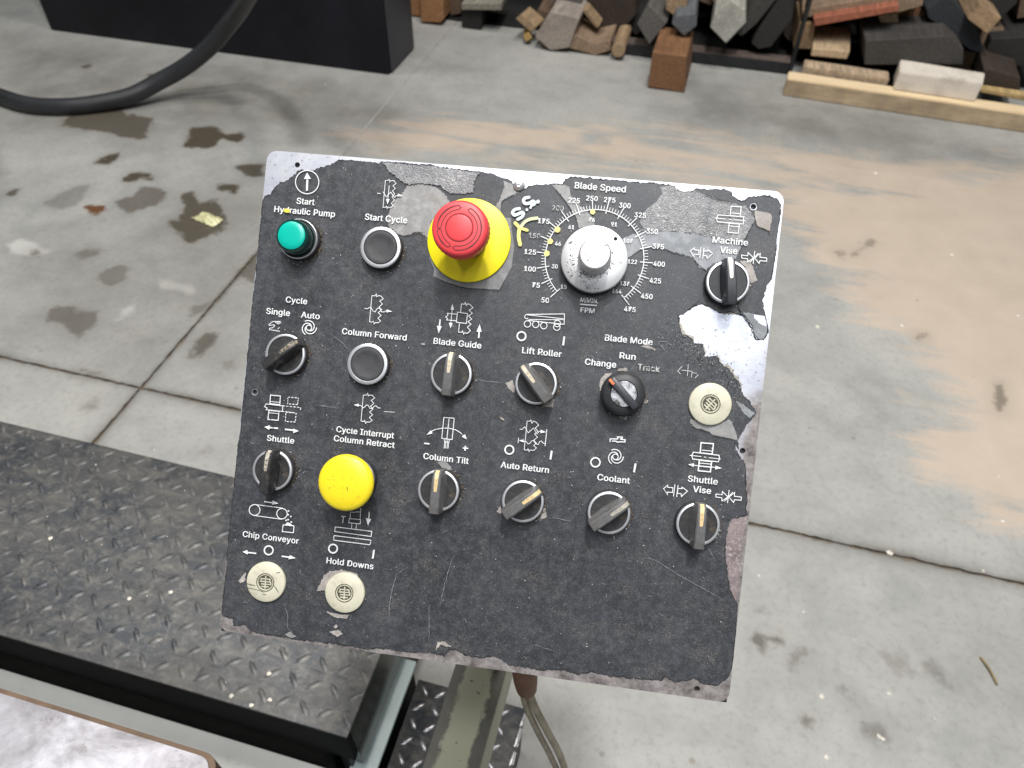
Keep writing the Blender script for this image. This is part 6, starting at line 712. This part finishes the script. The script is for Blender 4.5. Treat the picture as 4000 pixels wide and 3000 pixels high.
# arm, post and cable boot (still the same thing)
box("swing_arm", (-.151, -.42, .57), (-.089, .45, .67), 'arm', panel, 0.003, 2, inv=PI)
box("upright_post", (-.150, .385, .6705), (-.090, .445, 1.06), 'arm', panel, 0.003, 2, inv=PI)
box("arm_column", (-.17, -.55, 0.0), (-.07, -.4205, .70), 'arm', panel, 0.004, 2, inv=PI)
CB = Vector(CABLE[0][0]); CB2 = Vector(CABLE[1][0]); cc = (CB + CB2) / 2
tube("cable_boot", [cc + Vector((-.012, .03, .12)), cc + Vector((-.006, .012, .06)), cc + Vector((-.002, .002, .02)), cc + Vector((.003, -.003, -.018))], lambda u: 0.0125 - 0.002 * max(0, (u - .85) / .15), 'boot', panel, 20, inv=PI)
for i, P in enumerate(CABLE):
    P = [Vector(p) for p in P]; P = [P[0] + Vector((0, 0, .01))] + P[1:] + [P[-1] + Vector((0.01, -0.01, -.08)), P[-1] + Vector((.08, -.05, -.135))]
    P[-1].z = .0042
    o = tube("cable", P, 0.0042 if i == 0 else 0.0036, 'cable', None, 12)
    tag(o, ("thicker dirty grey cable hanging from the brown boot, right one of the pair", "thinner dirty grey cable hanging from the brown boot, left one of the pair")[i], "cable", "cables under the control panel")

# ---------------------------------------------------------------- machine parts at lower left
def lugs(name, x0, x1, y0, y1, z, mat, parent, pitch=.034, L=.0145, W=.0046, hgt=.0016, keep=None):
    V = []; F = []; i = 0; y = y0 + pitch * .5
    while y < y1 - .004:
        x = x0 + pitch * .5; j = 0
        while x < x1 - .004:
            if keep is None or keep(x, y):
                a = math.radians(45 if (i + j) % 2 else -45) + random.gauss(0, .03); ca, sa = math.cos(a), math.sin(a); b = len(V)
                for u, v, h in ((-L, 0, 0), (-L * .5, -W, 0), (L * .5, -W, 0), (L, 0, 0), (L * .5, W, 0), (-L * .5, W, 0), (-L * .55, 0, hgt), (L * .55, 0, hgt), (0, -W * .4, hgt), (0, W * .4, hgt)):
                    V.append((x + u * ca - v * sa, y + u * sa + v * ca, z + h))
                F += [tuple(b + k for k in f) for f in ((0, 1, 6), (1, 8, 6), (1, 2, 8), (2, 7, 8), (2, 3, 7), (3, 4, 7), (4, 9, 7), (4, 5, 9), (5, 6, 9), (5, 0, 6), (6, 8, 7, 9))]
            x += pitch; j += 1
        y += pitch; i += 1
    return tag(mesh(name, V, F, mat, parent, smooth=50), kind='stuff')
pf = empty("step_platform", (-1.1, .5, 0)); tag(pf, "long raised platform of dark worn tread plate left of the panel", "platform")
def wparent(o, p):
    o.parent = p; o.matrix_parent_inverse = Matrix.Translation(p.location).inverted(); return o
wparent(box("tread_plate", (-2.4, .312, .4142), (-.312, .690, .420), 'tread', None, 0.0015), pf)
wparent(lugs("tread_lug", -2.38, -.318, .318, .686, .42, 'lug', None), pf)
wparent(box("front_apron", (-2.38, .317, .300), (-.318, .328, .414), 'apron', None, 0.001), pf)
wparent(box("side_apron", (-.3285, .3285, .25), (-.3165, .685, .414), 'darkgreen', None, 0.001), pf)
wparent(box("under_frame", (-2.36, .36, .0), (-.345, .67, .4076), 'blacksteel', None), pf)
for lx in (-.352, -.388): wparent(box("leg", (lx - .009, .332, 0), (lx + .009, .352, .4077), 'blacksteel', None, .002), pf)
mb = empty("grey_machine", (-1.1, 0, 0)); tag(mb, "light grey painted machine base between the tread platform and the bright table", "machine")
wparent(box("base_casing", (-2.4, -.5, 0), (-.352, .298, .29), 'greypaint', None, 0.004), mb)
tb = empty("machine_table", (-1.1, 0, .29)); tag(tb, "bright machined steel table with a rusty edge at the bottom left corner", "machine table")
bm = bmesh.new()
def slabpoly(P, z0, z1, mat, name, parent, bev=0):
    n = len(P); V = [(x, y, z1) for x, y in P] + [(x, y, z0) for x, y in P]; F = [tuple(range(n)), tuple(range(2 * n - 1, n - 1, -1))] + [(i, n + i, n + (i + 1) % n, (i + 1) % n) for i in range(n)]
    return wparent(mesh(name, V, F, mat, None), parent)
cr = [(-.334 - .018 + .018 * math.cos(a), .171 - .018 + .018 * math.sin(a)) for a in np.linspace(0, math.pi / 2, 7)]
slabpoly([(-2.4, -.5), (-.334, -.5)] + cr + [(-2.4, .171)], .70, .749, 'rustedge', "table_edge", tb)
cr = [(-.339 - .016 + .016 * math.cos(a), .166 - .016 + .016 * math.sin(a)) for a in np.linspace(0, math.pi / 2, 7)]
slabpoly([(-2.4, -.5), (-.339, -.5)] + cr + [(-2.4, .166)], .7492, .752, 'table', "table_top", tb)
wparent(box("table_support", (-2.0, -.48, .29), (-.6, .05, .6999), 'blacksteel', None), tb)
rl = empty("painted_rail", (-.326, .3, 0)); tag(rl, "pale teal painted rail beside the right end of the tread platform", "rail")
wparent(box("top_flange", (-.349, .05, .190), (-.303, .532, .20), 'tealpaint', None, 0.002, 2), rl); wparent(box("web", (-.345, .055, 0), (-.310, .526, .1898), 'apron', None), rl)
st = empty("tread_step", (-.18, .25, 0)); tag(st, "small low step of dark diamond tread plate under the olive arm", "step")
wparent(box("tread_plate", (-.288, -.2, .188), (-.083, .502, .200), 'tread', None, 0.002), st)
wparent(lugs("tread_lug", -.286, -.09, -.19, .50, .20, 'lugbright', None, .03, .0125, .0038, .0018), st)
wparent(box("step_frame", (-.286, -.19, 0), (-.088, .494, .1878), 'blacksteel', None), st)
V = []; F = []
yy = .10
while yy < .49:
    L = random.uniform(.012, .035); b = len(V); a = random.uniform(.0015, .0035)
    V += [(-.0832 - a * 2, yy, .2003), (-.0832, yy + .002, .1995), (-.0832, yy + L, .1995), (-.0832 - a * 1.2, yy + L, .2003), (-.0832 - a * 1.6, yy + L * .5, .2006)]; F.append((0 + b, 1 + b, 2 + b, 3 + b, 4 + b)); yy += L + random.uniform(0, .008)
tag(wparent(mesh("worn_edge", V, F, 'lugbright', None), st), kind='stuff')

# ---------------------------------------------------------------- background
cb = empty("black_cabinet", (-2.45, 3.9, 0)); tag(cb, "big black steel cabinet standing on the floor behind the hose", "cabinet")
wparent(box("cabinet_body", (-3.411, 3.345, 0.0), (-1.487, 3.70, 1.3), 'cabinet', None, 0.008), cb)
wparent(box("corner_strip", (-1.4865, 3.365, 0.01), (-1.478, 3.68, 1.28), simple("dark_grey_side", (0.035, 0.035, 0.045), 0.5), None, 0.002), cb)
cb2 = box("dark_machine_foot", (-6.2, 4.0, 0.0), (-3.52, 5.4, 1.1), 'cabinet', None, 0.01); tag(cb2, "dark machine foot at the top left corner behind the black cabinet", "machine")
hs = tube("hose", HOSE, 0.036, 'hose', None, 22, 8); tag(hs, "thick black rubber hose sweeping over the stained floor in front of the cabinet", "hose")
# storage rack behind the timber
rk = empty("storage_rack", (1.0, 4.4, 0)); tag(rk, "dark steel storage rack with a low rail, full of timber", "rack")
def rb(n, lo, hi, m='blacksteel', b=0.0): return wparent(box(n, lo, hi, m, None, b), rk)
rb("bottom_rail", (-.75, 3.935, 0.0), (.405, 3.97, .055), 'blacksteel', .002); M['railtop'] = simple("worn_rail_brown", (0.11, 0.085, 0.075), 0.6, vary=.4)
rb("rail_cap", (-.75, 3.937, .0552), (.405, 4.02, .060), 'railtop')
rb("post", (.407, 3.93, 0), (.425, 4.02, 1.2), 'greyk' if False else 'blacksteel', .002)
rb("back_sheet", (-1.46, 4.95, 0), (3.6, 4.98, 1.6), 'void'); rb("shade_shelf", (-1.46, 4.30, .62), (3.6, 4.94, .65), 'void'); rb("side_sheet", (-1.475, 4.62, 0), (-1.462, 4.94, 1.6), 'void'); rb("floor_sheet", (-1.46, 4.12, .001), (3.6, 4.94, .006), 'void')  # near-black sheets stand for the shaded depth; unseen shelf added to block light
rb("shade_top_shelf", (-1.46, 4.1, 1.2), (3.6, 4.94, 1.23), 'void')  # unseen upper shelf added to keep the rack interior dark
# dark timbers filling the depth of the rack
for q in range(34):
    x = random.uniform(-1.1, 2.3); zc = random.uniform(.03, .42); s_ = random.uniform(.035, .06); a = random.uniform(0, math.pi / 2); y0 = random.uniform(4.1, 4.35)
    P = [(x + s_ * 1.41 * math.cos(a + k * math.pi / 2), max(.003, zc + s_ * 1.41 * math.sin(a + k * math.pi / 2))) for k in range(4)]
    V = [(px_, y0, pz_) for px_, pz_ in P] + [(px_, y0 + .45, pz_) for px_, pz_ in P]
    o = mesh("stored_timber", V, [(0, 1, 2, 3)[::-1], (4, 5, 6, 7)] + [(i, (i + 1) % 4, 4 + (i + 1) % 4, 4 + i) for i in range(4)], 'w_' + random.choice(['darkbrown', 'greykk', 'brownt', 'brown', 'orange2', 'darkbrown']))
    tag(o, "dark timber lying deep in the shadow of the storage rack", "timber", "timbers deep in the rack")
for nme, y, L, mt, lab, P in BLOCKS:
    P = [(a, max(0.002, b)) for a, b in P]
    ar = sum(P[i][0] * P[(i + 1) % len(P)][1] - P[(i + 1) % len(P)][0] * P[i][1] for i in range(len(P)))
    if ar < 0: P = P[::-1]
    bmm = bmesh.new(); n = len(P); xo = random.uniform(-.03, .03)
    f = [bmm.verts.new((a, y, b)) for a, b in P]; g = [bmm.verts.new((a + xo, y + L, b)) for a, b in P]
    bmm.faces.new(f); bmm.faces.new(g[::-1])
    for i in range(n): bmm.faces.new((f[i], g[i], g[(i + 1) % n], f[(i + 1) % n]))
    bmesh.ops.recalc_face_normals(bmm, faces=bmm.faces); bmesh.ops.bevel(bmm, geom=bmm.edges[:], offset=.003, segments=1, affect='EDGES')
    me = bpy.data.meshes.new(nme); bmm.to_mesh(me); bmm.free(); me.materials.append(M['w_' + mt]); o = bpy.data.objects.new(nme, me); C.objects.link(o)
    tag(o, lab, {'timber_block': 'timber block', 'square_timber': 'timber', 'wood_stick': 'stick', 'log_end': 'log', 'timber_board': 'board', 'red_edged_board': 'board', 'timber_offcut': 'offcut', 'timber_slab': 'slab', 'wood_post': 'post'}[nme])
def prism(name, P4, z0, z1, mat, label, cat):
    V = [(x, y, z0) for x, y in P4] + [(x, y, z1) for x, y in P4]; bmm = bmesh.new(); vs_ = [bmm.verts.new(v) for v in V]
    for f in ((3, 2, 1, 0), (4, 5, 6, 7), (0, 1, 5, 4), (1, 2, 6, 5), (2, 3, 7, 6), (3, 0, 4, 7)): bmm.faces.new([vs_[i] for i in f])
    bmesh.ops.recalc_face_normals(bmm, faces=bmm.faces); bmesh.ops.bevel(bmm, geom=bmm.edges[:], offset=.004, segments=2, affect='EDGES')
    me = bpy.data.meshes.new(name); bmm.to_mesh(me); bmm.free(); me.materials.append(M[mat] if isinstance(mat, str) else mat); o = bpy.data.objects.new(name, me); C.objects.link(o); return tag(o, label, cat)
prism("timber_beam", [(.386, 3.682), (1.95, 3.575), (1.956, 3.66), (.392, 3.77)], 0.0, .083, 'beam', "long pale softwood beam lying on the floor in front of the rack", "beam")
prism("weathered_plank", [(.455, 3.79), (.84, 3.755), (.846, 3.83), (.461, 3.865)], .06, .105, 'w_brownt' if False else 'plank', "short pale plank with dark knot holes behind the left end of the beam", "plank") if 'plank' in M else None
M['plank'] = wood("knotty_plank", (0.55, 0.42, 0.29))
pk = prism("weathered_plank", [(.455, 3.785), (.84, 3.755), (.846, 3.85), (.461, 3.88)], .0, .105, 'plank', "short pale plank with dark knot holes behind the left end of the beam", "plank")
V = []; F = []
for q, u in enumerate((.18, .30, .42, .56, .72, .86)):
    x = .455 + .385 * u; y = 3.785 - .03 * u - .0008; b = len(V); m = 9
    for i in range(m): a = 6.283 * i / m; V.append((x + .02 * math.cos(a) * random.uniform(.7, 1.2), y - .0006, .066 + .010 * math.sin(a) * random.uniform(.7, 1.3)))
    F.append(tuple(range(b, b + m)))
tag(mesh("knot_hole", V, F, 'w_greykk', pk), kind='stuff')
prism("bleached_block", [(.858, 3.695), (1.205, 3.672), (1.235, 3.80), (.875, 3.85)], .084, .166, 'bleach', "pale bleached rectangular block lying on the softwood beam", "timber block")
# small litter
tw = tube("twig", [(TWIG[0][0], TWIG[0][1], .004), ((TWIG[0][0] + TWIG[1][0]) / 2 + .002, (TWIG[0][1] + TWIG[1][1]) / 2, .006), (TWIG[1][0], TWIG[1][1], .004)], .0022, simple("dry_twig", (0.25, 0.19, 0.09), .8), None, 8); tag(tw, "short dry twig on the bare concrete at lower right", "twig")
V = []; F = []; nx = 12; ny = 8
for j in range(ny):
    for i in range(nx):
        x = (i / (nx - 1) - .5) * .105; y = (j / (ny - 1) - .5) * .055; p = Vector((x * 45, y * 45, 2)); hh = abs(mnoise.fractal(p, .7, 2, 4)) * .028 + .006
        e = max(0, 1 - (2 * x / .105) ** 2) * max(0, 1 - (2 * y / .055) ** 2); V.append((x + mnoise.noise(p * 1.3) * .008, y + mnoise.noise(p * 1.7 + Vector((5, 0, 0))) * .008, hh * (0.25 + e)))
for j in range(ny - 1):
    for i in range(nx - 1): a = j * nx + i; F.append((a, a + 1, a + nx + 1, a + nx))
wr = mesh("plastic_wrapper", V, F, simple("lime_plastic", (0.60, 0.58, 0.34), .4, vary=.3, scale=30, dirt=(.30, .24, .12)), None, smooth=30, loc=(WRAP[0], WRAP[1], .001)); wr.rotation_euler = (0, 0, -.25); tag(wr, "crumpled pale yellow green wrapper lying in an oil stain", "litter")
V = []; F = []
for q, (x, y) in enumerate(list(CHIPS) + [(random.uniform(-2.4, 1.8), random.uniform(.6, 3.3)) for _ in range(26)]):
    s_ = random.uniform(.004, .008) if q < len(CHIPS) else random.uniform(.0015, .0035); a0 = random.uniform(0, 6); b = len(V)
    for i in range(5): V.append((x + s_ * random.uniform(.6, 1.3) * math.cos(a0 + 1.2566 * i), y + s_ * random.uniform(.6, 1.3) * math.sin(a0 + 1.2566 * i), .0008))
    V.append((x, y, .003 + s_ * .3)); F += [(b + i, b + (i + 1) % 5, b + 5) for i in range(5)]
for q, (x, y) in enumerate(DECKCHIPS + [(random.uniform(-1.2, -.33), random.uniform(.33, .68)) for _ in range(22)]):
    s_ = .0042 if q < len(DECKCHIPS) else random.uniform(.0008, .002); a0 = random.uniform(0, 6); b = len(V)
    for i in range(5): V.append((x + s_ * random.uniform(.6, 1.2) * math.cos(a0 + 1.2566 * i), y + s_ * random.uniform(.6, 1.2) * math.sin(a0 + 1.2566 * i), .4222))
    V.append((x, y, .4235)); F += [(b + i, b + (i + 1) % 5, b + 5) for i in range(5)]
tag(mesh("chip_litter", V, F, simple("pale_chips", (.72, .68, .6), .7)), "scattered small pale chips lying about the floor and the tread plate", "litter", kind='stuff')
bpy.context.view_layer.update()
